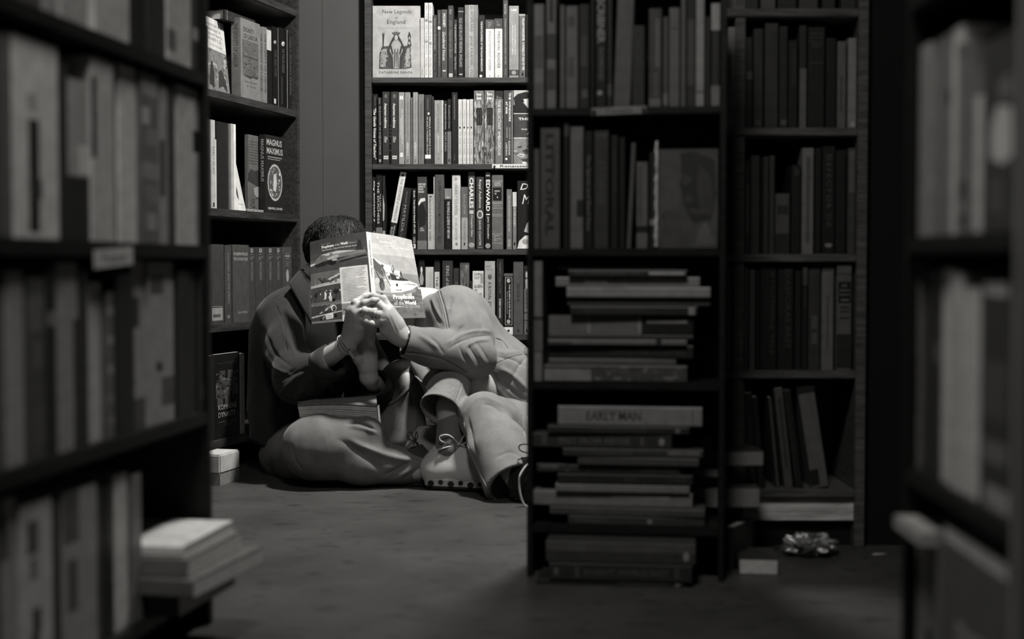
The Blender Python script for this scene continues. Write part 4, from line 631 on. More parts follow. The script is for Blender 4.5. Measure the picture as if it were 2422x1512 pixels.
o = make_book('book', .03, .12, .075, 22, albR, pages=.6); o.matrix_world = Matrix.Translation((P(1748, 1330, 2.82).x, 2.87, .0154)) @ Matrix.Rotation(-.1, 4, 'Z') @ Matrix(((0, 1, 0, 0), (0, 0, -1, 0), (-1, 0, 0, 0), (0, 0, 0, 1))); tag(o, 'small book lying on the floor in front of the brown bookcase', 'book')

# ------------------------------------------------------------------ the nearest bookcase, on the other side of the aisle
close = Case(.470, 1.68, math.atan2(-.36, -.009))
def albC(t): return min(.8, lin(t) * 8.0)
c0, c1 = close.loc(2140)[0], close.loc(2397)[0] + .016
ZC = [.634, .36, .085, .918]
close.build('bookcase', 'nearest bookcase, strongly blurred, with a painted end post', c0, c1, ZC, .22, 1.9, WOOD_BLK, th=.014, thick=.02)
end = [o for o in close.root.children if o.name.startswith('side_panel')][1]
end.data = end.data.copy(); end.data.materials[0] = grey(.3, .6, .1, 12); end['label'] = 'grey painted end post'
gC = 'strongly blurred books in the nearest bookcase'
close.row(ZC[3], [bn(2200, 2225, -260, 30), bn(2228, 2262, -280, 44), bn(2266, 2320, -270, 30), bn(2324, 2385, -280, 24)], albC, 'top shelf of closest bookcase', gC, frm='far end')
close.row(ZC[0], [bn(2175, 2201, 105, 58), bn(2203, 2237, 92, 48, *bars((.75, .28, 1, .36, 16))), bn(2238, 2262, 72, 84, d='white slim paperback'), bn(2264, 2291, 100, 48, *bars((0, .0, .9, .08, 40), (.2, .72, .8, .82, 18), (.2, .9, .8, .96, 14)), d='grey paperback, dark foot marks'), bn(2292, 2318, 195, 108, *bars((0, 0, 1, .1, 50)), d='bright white paperback'),
                  bn(2321, 2394, 90, 24, ('p', [(.3, .45), (.5, .35), (.95, .38), (1, .62), (.7, .66), (.3, .62)], 112), ('p', [(.5, .24), (.9, .2), (1, .32), (.6, .34)], 44), ('p', [(.3, .72), (.7, .74), (.7, .9), (.3, .9)], 34), d='thick dark hardback with a white patch', hard=True)],
          albC, 'second shelf of closest bookcase', gC, frm='far end')
close.row(ZC[1], [bn(2150, 2176, 615, 40, *bars((.1, .45, .9, .75, 24))), bn(2178, 2222, 640, 18, *bars((.6, .35, .95, .45, 34))), bn(2224, 2253, 636, 94, d='white tall paperback'), bn(2254, 2285, 645, 80), bn(2286, 2318, 680, 112, d='bright white paperback with dark foot'), bn(2321, 2394, 668, 22, *bars((.1, .0, .9, .06, 90), (.1, .35, .9, .6, 32), (.1, .7, .9, .8, 46), (.2, .9, 1, 1, 64)), d='thick dark hardback, pale head and foot', hard=True)],
          albC, 'third shelf of closest bookcase', gC, frm='far end')
close.row(ZC[2], [bn(2178, 2188, 1275, 50, *bars((.1, .0, .9, .12, 80))), bn(2190, 2216, 1280, 50, *bars((.5, .5, 1, .9, 14))), bn(2220, 2236, 1262, 40), bn(2238, 2390, 1292, 36, T('SPENCER', .4, .75, 66, 'B', .2, .8), ('r', 0, 0, 1, .07, 130), d='thick grey hardback, bright top edge', hard=True)],  # thick hardback's pale spine strip paints in lamplight on its page tops
          albC, 'lowest shelf of closest bookcase', gC, frm='far end', inset=.006)
flat(close, close.loc(2152)[0], .016, close.loc(2184, 1275)[1] + .001, .12, .014, close.loc(2217)[0] - close.loc(2152)[0], 62, albC, 'thin grey book lying across upright books, lowest shelf of closest bookcase', gC)
# two far volumes seen through the gap, on a case in line with the lit one
far = Case(P(2236, 630, 4.75).x, 4.75, 0)
far.build('bookcase', 'far dark bookcase seen through the gap beside the nearest books', -.01, far.loc(2420)[0], [Z(588, 4.75), Z(588, 4.75) + .28], .22, 1.6, WOOD, th=.006)
far.row(Z(588, 4.75), [bn(2240, 2256, 480, 24, T('Hitchens', .75, .95, 200), d='black paperback'), bn(2257, 2275, 480, 178, T('RR', .9, .94, 40, 'b'), ('r', 0, .76, 1, .77, 130), d='pale paperback, small black mark')], lambda t: lin(t) * 3, 'far shelf through the gap', 'books on the far shelf')
# ------------------------------------------------------------------ smooth bodies: blended round cones, meshed by surface nets on sparse blocks
def A3(p): return np.array(p, dtype=np.float64)
class Blob:
    def __init__(s): s.p = []
    def cone(s, a, b, ra, rb, k=.015, sub=False, cap=(0, 0), sq=None, bulge=0.0):
        """cap: flat ends; sq=(axis, f): squeezed to f along axis; bulge: extra radius half way"""
        a, b = A3(a), A3(b); pad = max(ra, rb) * (max(1, sq[1]) if sq else 1) + abs(bulge)
        s.p.append(dict(a=a, b=b, ra=ra, rb=rb, k=k, sub=sub, cap=cap, sq=(A3(sq[0]) / np.linalg.norm(A3(sq[0])), sq[1]) if sq else None, bulge=bulge, c=(a + b) / 2, R=np.linalg.norm(b - a) / 2 + pad)); return s
    def chain(s, pts, rs, k=.015, **kw):
        for i in range(len(pts) - 1): s.cone(pts[i], pts[i + 1], rs[i], rs[i + 1], k, **kw)
        return s
    def ball(s, c, r, k=.015, sub=False, sq=None, sq2=None):
        c = A3(c); s.cone(c, c + A3((0, 0, 1e-5)), r, r, k, sub, sq=sq); return s
    def ev(s, X, idx=None):
        d = np.full(len(X), 1e3)
        for i in (idx if idx is not None else range(len(s.p))):
            q = s.p[i]; Y = X
            ba = q['b'] - q['a']; L2 = max(ba @ ba, 1e-12); pa = Y - q['a']
            h = np.clip(pa @ ba / L2, 0, 1); w = pa - h[:, None] * ba
            if q['sq']:
                n, f = q['sq']; w = w + ((w @ n) * (1 / f - 1))[:, None] * n
            r = q['ra'] + (q['rb'] - q['ra']) * h
            if q['bulge']: r = r + q['bulge'] * np.sin(np.pi * h)
            di = np.sqrt((w * w).sum(1)) - r
            if q['sq'] and q['sq'][1] < 1: di = di * max(q['sq'][1], .45)
            if q['cap'][0] or q['cap'][1]:
                L = math.sqrt(L2); t = pa @ ba / L
                if q['cap'][0]: di = np.maximum(di, -t)
                if q['cap'][1]: di = np.maximum(di, t - L)
            k = q['k']
            if q['sub']:
                e = np.maximum(k - np.abs(d + di), 0) / max(k, 1e-9); d = np.maximum(d, -di) + e * e * k * .25
            else:
                e = np.maximum(k - np.abs(d - di), 0) / max(k, 1e-9); d = np.minimum(d, di) - e * e * k * .25
        return d
    def mesh(s, h, B=20):
        S = h * B; cand = set()
        for q in s.p:
            if q['sub']: continue
            lo = np.floor((q['c'] - q['R'] - .02) / S).astype(int); hi = np.floor((q['c'] + q['R'] + .02) / S).astype(int)
            for i in range(lo[0], hi[0] + 1):
                for j in range(lo[1], hi[1] + 1):
                    for k in range(lo[2], hi[2] + 1): cand.add((i, j, k))
        cand = np.array(sorted(cand)); cen = (cand + .5) * S; hd = S * .5 * 1.7321
        keep = np.abs(s.ev(cen)) < hd * 2.0 + .01; cand = cand[keep]; cen = cen[keep]
        off0 = cand.min(0) * B - 2; dims = (cand.max(0) + 1) * B + 4 - off0
        g = np.arange(-1, B + 1); GX, GY, GZ = np.meshgrid(g, g, g, indexing='ij'); n = B + 2
        C = np.array([q['c'] for q in s.p]); Rr = np.array([q['R'] for q in s.p]); KK = np.array([q['k'] for q in s.p])
        keys, verts, quads = [], [], []
        def key(I): I = I - off0; return (I[..., 0] * dims[1] + I[..., 1]) * dims[2] + I[..., 2]
        for bi in range(len(cand)):
            idx = np.nonzero(np.linalg.norm(C - cen[bi], axis=1) < Rr + hd * 1.15 + KK + .006)[0]
            if not len(idx): continue
            base = cand[bi] * B; I = np.stack([GX, GY, GZ], -1) + base
            D = s.ev(I.reshape(-1, 3) * h, idx).reshape(n, n, n); N = D < 0
            if N.all() or not N.any(): continue
            # cells (-1..B-1): a cell owns its lower corner; only cells 0..B-1 are emitted here
            c = [D[i:n - 1 + i, j:n - 1 + j, k:n - 1 + k] for i in (0, 1) for j in (0, 1) for k in (0, 1)]
            ng = sum((x < 0).astype(np.int8) for x in c); act = (ng > 0) & (ng < 8); act[0] = False; act[:, 0] = False; act[:, :, 0] = False
            ii = np.argwhere(act)
            if len(ii):
                cv = np.stack([x[act] for x in c], 1); corners = np.array([(i, j, k) for i in (0, 1) for j in (0, 1) for k in (0, 1)], float)
                acc = np.zeros((len(ii), 3)); cnt = np.zeros(len(ii))
                for a in range(8):
                    for b in range(a + 1, 8):
                        if np.abs(corners[a] - corners[b]).sum() != 1: continue
                        m = (cv[:, a] < 0) != (cv[:, b] < 0); t = cv[m, a] / (cv[m, a] - cv[m, b])
                        acc[m] += corners[a] + t[:, None] * (corners[b] - corners[a]); cnt[m] += 1
                Ig = ii - 1 + base
                keys.append(key(Ig)); verts.append((Ig + acc / cnt[:, None]) * h)
            for ax in range(3):
                sl0 = [slice(1, n - 1)] * 3; sl1 = list(sl0); sl1[ax] = slice(2, n)
                n0, n1 = N[tuple(sl0)], N[tuple(sl1)]; e = np.argwhere(n0 != n1)
                if not len(e): continue
                flip = n0[n0 != n1]; E = e + base; u, v = [(1, 2), (2, 0), (0, 1)][ax]
                du = np.zeros(3, int); du[u] = 1; dv = np.zeros(3, int); dv[v] = 1
                q4 = np.stack([key(E - du - dv), key(E - dv), key(E), key(E - du)], 1); q4[~flip] = q4[~flip][:, ::-1]; quads.append(q4)
        keys = np.concatenate(keys); verts = np.concatenate(verts); quads = np.concatenate(quads)
        o = np.argsort(keys); keys = keys[o]; verts = verts[o]
        fi = np.searchsorted(keys, quads); fi = np.clip(fi, 0, len(keys) - 1); ok = (keys[fi] == quads).all(1); return verts, fi[ok]
def normals(V, Fq):
    n = np.cross(V[Fq[:, 2]] - V[Fq[:, 0]], V[Fq[:, 3]] - V[Fq[:, 1]]); N = np.zeros_like(V)
    for i in range(4): np.add.at(N, Fq[:, i], n)
    return N / np.maximum(np.linalg.norm(N, axis=1), 1e-12)[:, None]
def relax(V, Fq, it=1, f=.5):
    e = np.concatenate([Fq[:, [0, 1]], Fq[:, [1, 2]], Fq[:, [2, 3]], Fq[:, [3, 0]]])
    for _ in range(it):
        S = np.zeros_like(V); c = np.zeros(len(V)); np.add.at(S, e[:, 0], V[e[:, 1]]); np.add.at(c, e[:, 0], 1)
        V = V + f * (S / np.maximum(c, 1)[:, None] - V) * (c > 0)[:, None]
    return V
def seg_dist(x, y, pts):
    d = np.full(len(x), 1e9); tt = np.zeros(len(x)); n = len(pts) - 1; L = [0]
    for i in range(n): L.append(L[-1] + math.hypot(pts[i + 1][0] - pts[i][0], pts[i + 1][1] - pts[i][1]))
    for i in range(n):
        ax, ay = pts[i]; bx, by = pts[i + 1]; l2 = (bx - ax) ** 2 + (by - ay) ** 2 + 1e-9
        h = np.clip(((x - ax) * (bx - ax) + (y - ay) * (by - ay)) / l2, 0, 1); di = np.hypot(x - ax - h * (bx - ax), y - ay - h * (by - ay)); m = di < d
        d[m] = di[m]; tt[m] = ((L[i] + h * (L[i + 1] - L[i])) / L[-1])[m]
    return d, tt
def smooth_line(pts, n=6):
    out = []; m = len(pts)
    for i in range(m - 1):
        p0, p1, p2, p3 = pts[max(i - 1, 0)], pts[i], pts[i + 1], pts[min(i + 2, m - 1)]
        for k in range(n):
            t = k / n; out.append(tuple(.5 * (2 * p1[j] + (p2[j] - p0[j]) * t + (2 * p0[j] - 5 * p1[j] + 4 * p2[j] - p3[j]) * t * t + (3 * p1[j] - p0[j] - 3 * p2[j] + p3[j]) * t ** 3) for j in range(len(p1))))
    return out + [tuple(pts[-1])]
def fold(V, Fq, folds):
    """folds: (pixel polyline, width px, height m [, taper 0/1]): creases that run over the side of the cloth the camera sees; real displacement"""
    N = normals(V, Fq); x, y = proj(V); eye = np.array((0, 0, CH)); vw = eye - V; vw /= np.linalg.norm(vw, axis=1)[:, None]
    fr = np.clip((N * vw).sum(1) * 2.5, 0, 1)
    out = V.copy()
    for f in folds:
        pts, w, a = f[:3]; pts = smooth_line(pts) if len(pts) > 2 else pts; bx = [p[0] for p in pts]; by = [p[1] for p in pts]
        m = (x > min(bx) - 3 * w) & (x < max(bx) + 3 * w) & (y > min(by) - 3 * w) & (y < max(by) + 3 * w); i = np.nonzero(m)[0]
        if not len(i): continue
        d, t = seg_dist(x[i], y[i], pts); tp = 1.0 if len(f) > 3 and not f[3] else np.clip(np.minimum(t, 1 - t) * 4 + .15, 0, 1)
        out[i] += N[i] * (a * (np.exp(-(d / w) ** 2) if a > 0 else .45 * np.exp(-(d / w) ** 2) + .55 * np.exp(-d / (w * .55))) * fr[i] * tp)[:, None]
    return out
def np_noise(V, scale, seed=0, oct_=2):
    o = Vector((seed * 7.3, seed * 3.1, seed * 1.7))
    return np.array([noise.fractal(Vector(v) * scale + o, 1.0, 2.0, oct_) for v in V])
from mathutils import noise
def cloth_mat(name, alb, weave=900, bump=.35, var=.16, rough=.85):
    m = bpy.data.materials.new(name); m.use_nodes = True; nt = m.node_tree; b = nt.nodes['Principled BSDF']; K = nt.links.new
    b.inputs['Roughness'].default_value = rough; b.inputs['Specular IOR Level'].default_value = .15; b.inputs['Sheen Weight'].default_value = .12
    tc = nt.nodes.new('ShaderNodeTexCoord'); n1 = nt.nodes.new('ShaderNodeTexNoise'); n1.inputs['Scale'].default_value = weave; n1.inputs['Detail'].default_value = 2
    n2 = nt.nodes.new('ShaderNodeTexNoise'); n2.inputs['Scale'].default_value = 18; n2.inputs['Detail'].default_value = 4
    for n in (n1, n2): K(tc.outputs['Object'], n.inputs['Vector'])
    ad = nt.nodes.new('ShaderNodeMath'); ad.operation = 'MULTIPLY_ADD'; ad.inputs[1].default_value = .5; K(n1.outputs['Fac'], ad.inputs[0])
    h = nt.nodes.new('ShaderNodeMath'); h.operation = 'MULTIPLY'; h.inputs[1].default_value = .5; K(n2.outputs['Fac'], h.inputs[0]); K(h.outputs[0], ad.inputs[2])
    rp = nt.nodes.new('ShaderNodeValToRGB'); rp.color_ramp.elements[0].position, rp.color_ramp.elements[1].position = .3, .7
    lo, hi = alb * (1 - var), alb * (1 + var); rp.color_ramp.elements[0].color = (lo, lo * .985, lo * .96, 1); rp.color_ramp.elements[1].color = (hi, hi * .985, hi * .96, 1)
    K(ad.outputs[0], rp.inputs['Fac']); K(rp.outputs['Color'], b.inputs['Base Color'])
    bp = nt.nodes.new('ShaderNodeBump'); bp.inputs['Strength'].default_value = bump; bp.inputs['Distance'].default_value = .0008; K(n1.outputs['Fac'], bp.inputs['Height']); K(bp.outputs['Normal'], b.inputs['Normal'])
    return m
def solid(name, V, Fq, mat, parent=None):
    me = bpy.data.meshes.new(name); me.vertices.add(len(V)); me.vertices.foreach_set('co', V.astype(np.float32).ravel())
    me.loops.add(Fq.size); me.loops.foreach_set('vertex_index', Fq.astype(np.int32).ravel()); me.polygons.add(len(Fq))
    me.polygons.foreach_set('loop_start', np.arange(0, Fq.size, 4, dtype=np.int32)); me.update(calc_edges=True); me.validate()
    me.polygons.foreach_set('use_smooth', [True] * len(me.polygons)); me.materials.append(mat)
    o = bpy.data.objects.new(name, me); COL.objects.link(o)
    if parent: o.parent = parent; o.matrix_parent_inverse = parent.matrix_world.inverted()
    return o

from mathutils.bvhtree import BVHTree
def bvh(V, Fq): return BVHTree.FromPolygons([tuple(v) for v in V], [tuple(f) for f in Fq])
def seams(name, V, Fq, par, lines, mat):
    """stitched seams: thin raised cords laid on the cloth along lines seen by the camera"""
    t = bvh(V, Fq); mb = MB(); eye = Vector((0, 0, CH))
    for pts, r in lines:
        sp = smooth_line(pts, 8) if len(pts) > 2 else [tuple(pts[0][j] + (pts[1][j] - pts[0][j]) * k / 12 for j in (0, 1)) for k in range(13)]
        run = []
        for p in sp + [None]:
            h = t.ray_cast(eye, ray(*p).normalized()) if p else (None,)
            if h[0] is not None and (not run or (h[0] - run[-1]).length < .03): run.append(h[0] + h[1] * r * .35)
            else:
                if len(run) > 2: mb.tube(run, r, mat, 5)
                run = [h[0]] if h[0] is not None else []
    o = mb.build(name, None, True); o.parent = par; return o
# ------------------------------------------------------------------ the two readers
SKIN = cloth_mat('skin', .42, 260, .12, .08, .55); SKIN.node_tree.nodes['Principled BSDF'].inputs['Specular IOR Level'].default_value = .35; SKIN.node_tree.nodes['Principled BSDF'].inputs['Sheen Weight'].default_value = 0
NAIL = grey(.5, .3)
JACK_A = cloth_mat('dark cotton', .028); JEAN_A = cloth_mat('mid denim', .16, 600, .55, .34); TEE_A = cloth_mat('black jersey', .007)
JACK_B = cloth_mat('light canvas', .18, 600, .5, .26); JEAN_B = cloth_mat('pale denim', .20, 550, .6, .36); SOCK = cloth_mat('grey sock', .16, 500, .5)
def hand(blob, wr, kn, fingers, thumb, palm_r=.0135, k=.008, wr_r=.021):
    """wr: wrist centre; kn: knuckle points (index..little); fingers: chains from each knuckle; thumb chain starts at the thumb root"""
    for i, q in enumerate(kn):
        w = A3(wr) + (A3(q) - A3(kn).mean(0)) * .45
        blob.cone(w, q, palm_r * 1.15, palm_r * .86, .014)
    for q, ch in zip(kn, fingers):
        pts = [q] + list(ch[0]); blob.chain(pts, ch[1], k=.0045)
        for p_, r_ in list(zip(pts, ch[1]))[1:-1]: blob.ball(p_, r_ * 1.06, .004)
    blob.chain(thumb[0], thumb[1], k=.009)
# ============ first reader: dark jacket, seated with crossed legs
# skin: head, neck, trunk, both arms with hands, legs, one surface
b = Blob()
Hc = P(797, 607, 4.165)
fd = (P(885, 680, 3.85) - Hc); fd = Vector((fd.x, fd.y, -.10)).normalized(); rt = fd.cross(Vector((0, 0, 1))).normalized(); upv = rt.cross(fd).normalized()
def hp(f, r, u): return Hc + fd * f + rt * r + upv * u
b.cone(hp(-.012, 0, .022), hp(.008, 0, .018), .078, .074, .02); b.cone(hp(.02, 0, -.015), hp(.032, 0, -.072), .058, .034, .03)          # skull, jaw
b.cone(hp(.078, 0, .005), hp(.092, 0, -.022), .008, .0125, .012); b.ball(hp(.083, .011, -.024), .007, .008); b.ball(hp(.083, -.011, -.024), .007, .008)   # nose
b.cone(hp(.073, -.034, .021), hp(.077, .034, .021), .009, .009, .012)                                                                 # brow
for s_ in (-1, 1):
    b.ball(hp(.076, s_ * .031, .004), .012, .012, sub=True); b.ball(hp(.066, s_ * .031, .005), .0125, .002); b.ball(hp(.05, s_ * .04, -.02), .02, .02)
    b.cone(hp(-.008, s_ * .076, .014), hp(-.004, s_ * .074, -.02), .011, .008, .008, sq=(rt, .5))                                       # ears
b.cone(hp(.077, -.018, -.047), hp(.077, .018, -.047), .006, .006, .004); b.cone(hp(.076, -.014, -.056), hp(.076, .014, -.056), .006, .006, .004); b.cone(hp(.086, -.02, -.0515), hp(.086, .02, -.0515), .0022, .0022, .002, sub=True)
neck = P(748, 676, 4.19); b.cone(hp(-.02, 0, -.05), neck, .05, .054, .03)
chA, peA = P(712, 800, 4.2), P(700, 1050, 4.14)
b.cone(neck, chA, .055, .09, .04); b.cone(chA, peA, .1, .09, .04)
shR, elR, wrR = P(662, 752, 4.13), P(702, 895, 3.92), P(824, 812, 3.825)
b.cone(neck, shR, .04, .045, .04); b.cone(shR, elR, .043, .036, .02); b.cone(elR, wrR, .038, .0215, .02)
kR = [P(828, 736, 3.79), P(838, 733, 3.782), P(842, 742, 3.777), P(848, 754, 3.778)]
fR = [([P(840, 716, 3.785), P(862, 701, 3.80), P(874, 696, 3.812)], [.0108, .0092, .0078, .0062]),
      ([P(862, 717, 3.772), P(883, 711, 3.772), P(893, 709, 3.778)], [.0108, .0094, .0082, .0066]),
      ([P(862, 735, 3.765), P(876, 737, 3.768), P(882, 749, 3.785)], [.0105, .0094, .0088, .007]),
      ([P(866, 760, 3.768), P(881, 766, 3.77), P(893, 771, 3.778)], [.0098, .0085, .0074, .0056])]
hand(b, wrR, kR, fR, ([P(832, 778, 3.815), P(838, 748, 3.83), P(852, 728, 3.838), P(862, 718, 3.842)], [.016, .013, .0095, .0075]))
b.cone(P(846, 792, 3.81), P(853, 772, 3.79), .018, .0155, .014)
shL, elL, wrL = P(820, 770, 4.24), P(925, 955, 4.10), P(872, 893, 3.9)
b.cone(neck, shL, .04, .045, .04); b.cone(shL, elL, .043, .036, .02); b.cone(elL, wrL, .036, .022, .02)
kL = [P(852, 822, 3.875), P(862, 815, 3.872), P(871, 816, 3.872), P(878, 822, 3.876)]
fL = [([P(848, 795, 3.865), P(846, 772, 3.865), P(850, 757, 3.85)], [.0105, .009, .008, .006]), ([P(860, 786, 3.862), P(862, 760, 3.86), P(864, 745, 3.85)], [.0105, .0092, .008, .006]),
      ([P(872, 790, 3.862), P(872, 766, 3.86), P(873, 752, 3.85)], [.0102, .009, .008, .006]), ([P(880, 800, 3.866), P(880, 782, 3.862), P(880, 770, 3.855)], [.0095, .0082, .007, .0055])]
hand(b, wrL, kL, fL, ([P(860, 868, 3.885), P(846, 848, 3.866), P(836, 833, 3.85), P(832, 822, 3.842)], [.017, .0135, .0105, .008]), wr_r=.022)
b.cone(P(876, 866, 3.888), P(880, 838, 3.88), .0165, .0135, .014)
hpR, knR, anR = P(715, 1055, 4.14), P(748, 1058, 3.84), P(985, 1112, 3.85)
b.cone(peA, hpR, .08, .075, .03); b.cone(hpR, knR, .07, .05, .02); b.cone(knR, anR, .046, .03, .02)
hpL, knL, anL = P(820, 1055, 4.2), P(955, 905, 4.02), P(978, 1060, 4.02)
b.cone(peA, hpL, .08, .075, .03); b.cone(hpL, knL, .06, .048, .02); b.cone(knL, anL, .044, .03, .02)
V, Fq = b.mesh(.0026); V = relax(V, Fq, 1, .5)
# knuckle creases and tendons on the near hand
cr = [([(844, 708), (848, 714)], 1.6, -.0006), ([(861, 712), (866, 722)], 1.6, -.0007), ([(868, 730), (872, 740)], 1.6, -.0007), ([(872, 758), (869, 766)], 1.6, -.0006), ([(858, 768), (850, 778)], 2.2, -.0012), ([(862, 776), (856, 790)], 2.0, -.001), ([(828, 742), (825, 790)], 3, .0007), ([(838, 742), (834, 790)], 3, .0008), ([(848, 862), (866, 905)], 2, -.0012), ([(850, 822), (868, 858)], 2, -.0015), ([(846, 832), (880, 818)], 1.5, -.001)]
V = fold(V, Fq, cr)
person_a = solid('person', V, Fq, SKIN)
tag(person_a, 'person in dark jacket and jeans seated cross-legged, holding magazine over face', 'person')
# eyes, nails
mb = MB()
for s_ in (-1, 1):
    c_ = hp(.0665, s_ * .031, .005); bm = bmesh.new(); bmesh.ops.create_icosphere(bm, subdivisions=2, radius=.0122); mb.add([v.co + c_ + fd * .0012 for v in bm.verts], [[v.index for v in f.verts] for f in bm.faces], grey(.5, .2)); bm.free()
    bm = bmesh.new(); bmesh.ops.create_icosphere(bm, subdivisions=2, radius=.0058); mb.add([v.co + c_ + fd * .0086 for v in bm.verts], [[v.index for v in f.verts] for f in bm.faces], grey(.02, .15)); bm.free()
def kid(mb, name, par, label=None, smooth=True):
    o = mb.build(name, None, smooth); o.parent = par
    if label: o['label'] = label
    return o
kid(mb, 'eyes', person_a)
def nail(mb, p, d_along, r=.0048):
    c_ = A3(p); bm = bmesh.new(); bmesh.ops.create_icosphere(bm, subdivisions=2, radius=1); al = Vector(d_along).normalized(); n = (Vector((0, 0, CH)) - Vector(c_)).normalized(); n = (n - al * n.dot(al)).normalized(); sd = al.cross(n)
    mb.add([Vector(c_) + al * v.co.x * r * 1.25 + sd * v.co.y * r * .95 + n * v.co.z * r * .42 for v in bm.verts], [[v.index for v in f.verts] for f in bm.faces], NAIL); bm.free()
def nails(person, tips):
    mb = MB()
    for p0, p1, r in tips:
        v = (p1 - p0); n = (Vector((0, 0, CH)) - p1).normalized(); nail(mb, p1 + n * r * .78 + v.normalized() * r * .1, v, r * .72)
    return kid(mb, 'fingernails', person, 'pale fingernails')
nails(person_a, [(f[0][-2], f[0][-1], f[1][-1]) for f in fR[:2] + fR[3:]])
# hair: a cap over the skull, combed forward, with strand ridges and loose ends
b = Blob(); b.cone(hp(-.03, 0, .022), hp(.012, 0, .03), .088, .084, .02); b.cone(hp(-.05, 0, .01), hp(-.052, 0, -.075), .07, .042, .03); b.cone(hp(.02, -.02, .075), hp(.075, .005, .045), .04, .02, .03); b.cone(hp(.02, .03, .075), hp(.078, .045, .04), .04, .018, .03); b.cone(hp(.0, .06, .02), hp(.02, .072, -.02), .03, .012, .02); b.cone(hp(.0, -.06, .02), hp(.02, -.072, -.02), .03, .012, .02)
b.ball(hp(.115, 0, -.03), .062, .02, sub=True)
V, Fq = b.mesh(.003); N = normals(V, Fq); q = V - A3(hp(-.02, .01, .12)); az = np.arctan2(q @ A3(rt), q @ A3(fd)); rr = np.linalg.norm(q, axis=1)
amp = np.array([noise.noise(Vector((a * 26, r * 30, 3.1))) * .5 + .5 * noise.noise(Vector((a * 60, r * 25, 1.7))) + 1.2 * noise.noise(Vector((a * 3, r * 40, 9.0))) for a, r in zip(az, rr)]); V = V + N * (amp * .0028)[:, None]
HAIR = grey(.006, .6, .35, 60); hair = solid('hair', V, Fq, HAIR); hair.parent = person_a
mb = MB(); rg = random.Random(5); ht = bvh(V, Fq); hc_ = hp(-.015, 0, .02); cr_ = (hp(-.055, .012, .11) - hc_).normalized(); c1_ = cr_.cross(fd).normalized(); c2_ = c1_.cross(cr_)
for i in range(2200):
    a0 = rg.uniform(0, 6.283); e0 = rg.uniform(.02, 1.5); w_ = rg.uniform(-.1, .32) + .12 * math.sin(a0 * 5); L_ = rg.uniform(.3, .65); lift = rg.uniform(0, .004) * (2.2 if rg.random() < .08 else 1); pts = []
    for k in range(6):
        t = k / 5; a_ = a0 + w_ * t / max(e0, .4); e = e0 + L_ * t; dr = cr_ * math.cos(e) + (c1_ * math.cos(a_) + c2_ * math.sin(a_)) * math.sin(e)
        h = ht.ray_cast(hc_ + dr * .3, -dr)
        if h[0] is None: break
        pts.append(h[0] + dr * (.0004 + lift * t))
    if len(pts) == 6 and (pts[-1] - pts[0]).length < .12: mb.tube(pts, [.0006, .0009, .0010, .0009, .0007, .0003], HAIR, 4)
st2 = kid(mb, 'loose_hair', person_a)
# ---- tee and jacket
b = Blob(); b.cone(neck + Vector((0.01, -.02, -.02)), P(735, 800, 4.14), .058, .1, .03); b.cone(P(735, 800, 4.14), P(740, 980, 4.1), .1, .09, .03)
V, Fq = b.mesh(.006); tee = solid('t_shirt', V, Fq, TEE_A); tee.parent = person_a
b = Blob()
b.cone(P(700, 785, 4.2), P(705, 900, 4.18), .122, .124, .05); b.cone(P(706, 880, 4.18), P(668, 1060, 4.14), .12, .082, .05, cap=(0, 1)); b.cone(P(690, 920, 4.16), P(640, 1050, 4.13), .1, .062, .04, cap=(0, 1))
b.cone(P(735, 705, 4.18), P(680, 742, 4.15), .058, .068, .05); b.cone(P(760, 705, 4.18), P(825, 745, 4.2), .06, .066, .05); b.cone(P(660, 800, 4.16), P(662, 960, 4.17), .078, .085, .05)
b.cone(P(672, 757, 4.13), P(690, 830, 4.03), .069, .070, .03); b.cone(P(690, 830, 4.03), P(706, 895, 3.925), .070, .064, .03); b.cone(P(704, 893, 3.925), P(770, 868, 3.868), .062, .044, .03); b.cone(P(760, 872, 3.87), P(788, 853, 3.85), .043, .042, .01, cap=(0, 1)); b.ball(P(712, 898, 3.93), .061, .03)
b.cone(P(795, 850, 3.845), P(765, 868, 3.87), .034, .034, .004, sub=True)
b.cone(P(820, 770, 4.24), P(925, 955, 4.10), .062, .054, .03); b.cone(P(925, 955, 4.10), P(886, 905, 3.93), .052, .040, .02, cap=(0, 1)); b.cone(P(872, 893, 3.9), P(900, 918, 3.96), .031, .031, .003, sub=True)
#                                       # front panel falling open
b.cone(P(800, 810, 4.25), P(815, 1000, 4.2), .085, .09, .05); b.cone(P(775, 650, 4.06), P(770, 820, 4.02), .052, .062, .03, sub=True)                             # open front
V, Fq = b.mesh(.0028); V = relax(V, Fq, 2)
fA = [([(664, 735), (672, 790), (700, 840)], 5, .004), ([(685, 740), (690, 790), (708, 845)], 5, -.005), ([(706, 720), (722, 780), (720, 840)], 5, .005), ([(728, 790), (736, 830), (728, 862)], 5, -.004), ([(630, 790), (650, 835), (690, 868)], 6, -.005), ([(622, 825), (648, 868), (690, 888)], 5, .006), ([(640, 895), (670, 890), (700, 872)], 4, -.005),
      ([(655, 905), (690, 888), (735, 870)], 5, -.005), ([(666, 930), (690, 902), (715, 880)], 5, .006), ([(690, 945), (705, 910), (722, 885)], 5, -.006), ([(712, 940), (722, 912), (738, 890)], 5, .005), ([(640, 930), (660, 965), (700, 985)], 7, .004), ([(612, 860), (625, 930), (655, 1000)], 7, -.004),
      ([(610, 965), (640, 1030), (690, 1050)], 8, .004), ([(752, 835), (765, 865), (768, 900)], 1.8, -.003, 0), ([(655, 712), (690, 698), (712, 705)], 1.6, -.002, 0), ([(655, 725), (672, 765), (680, 830)], 1.6, -.002, 0)]
V = fold(V, Fq, fA); N = normals(V, Fq); V = V + N * (np_noise(V, 14, 1) * .003)[:, None]
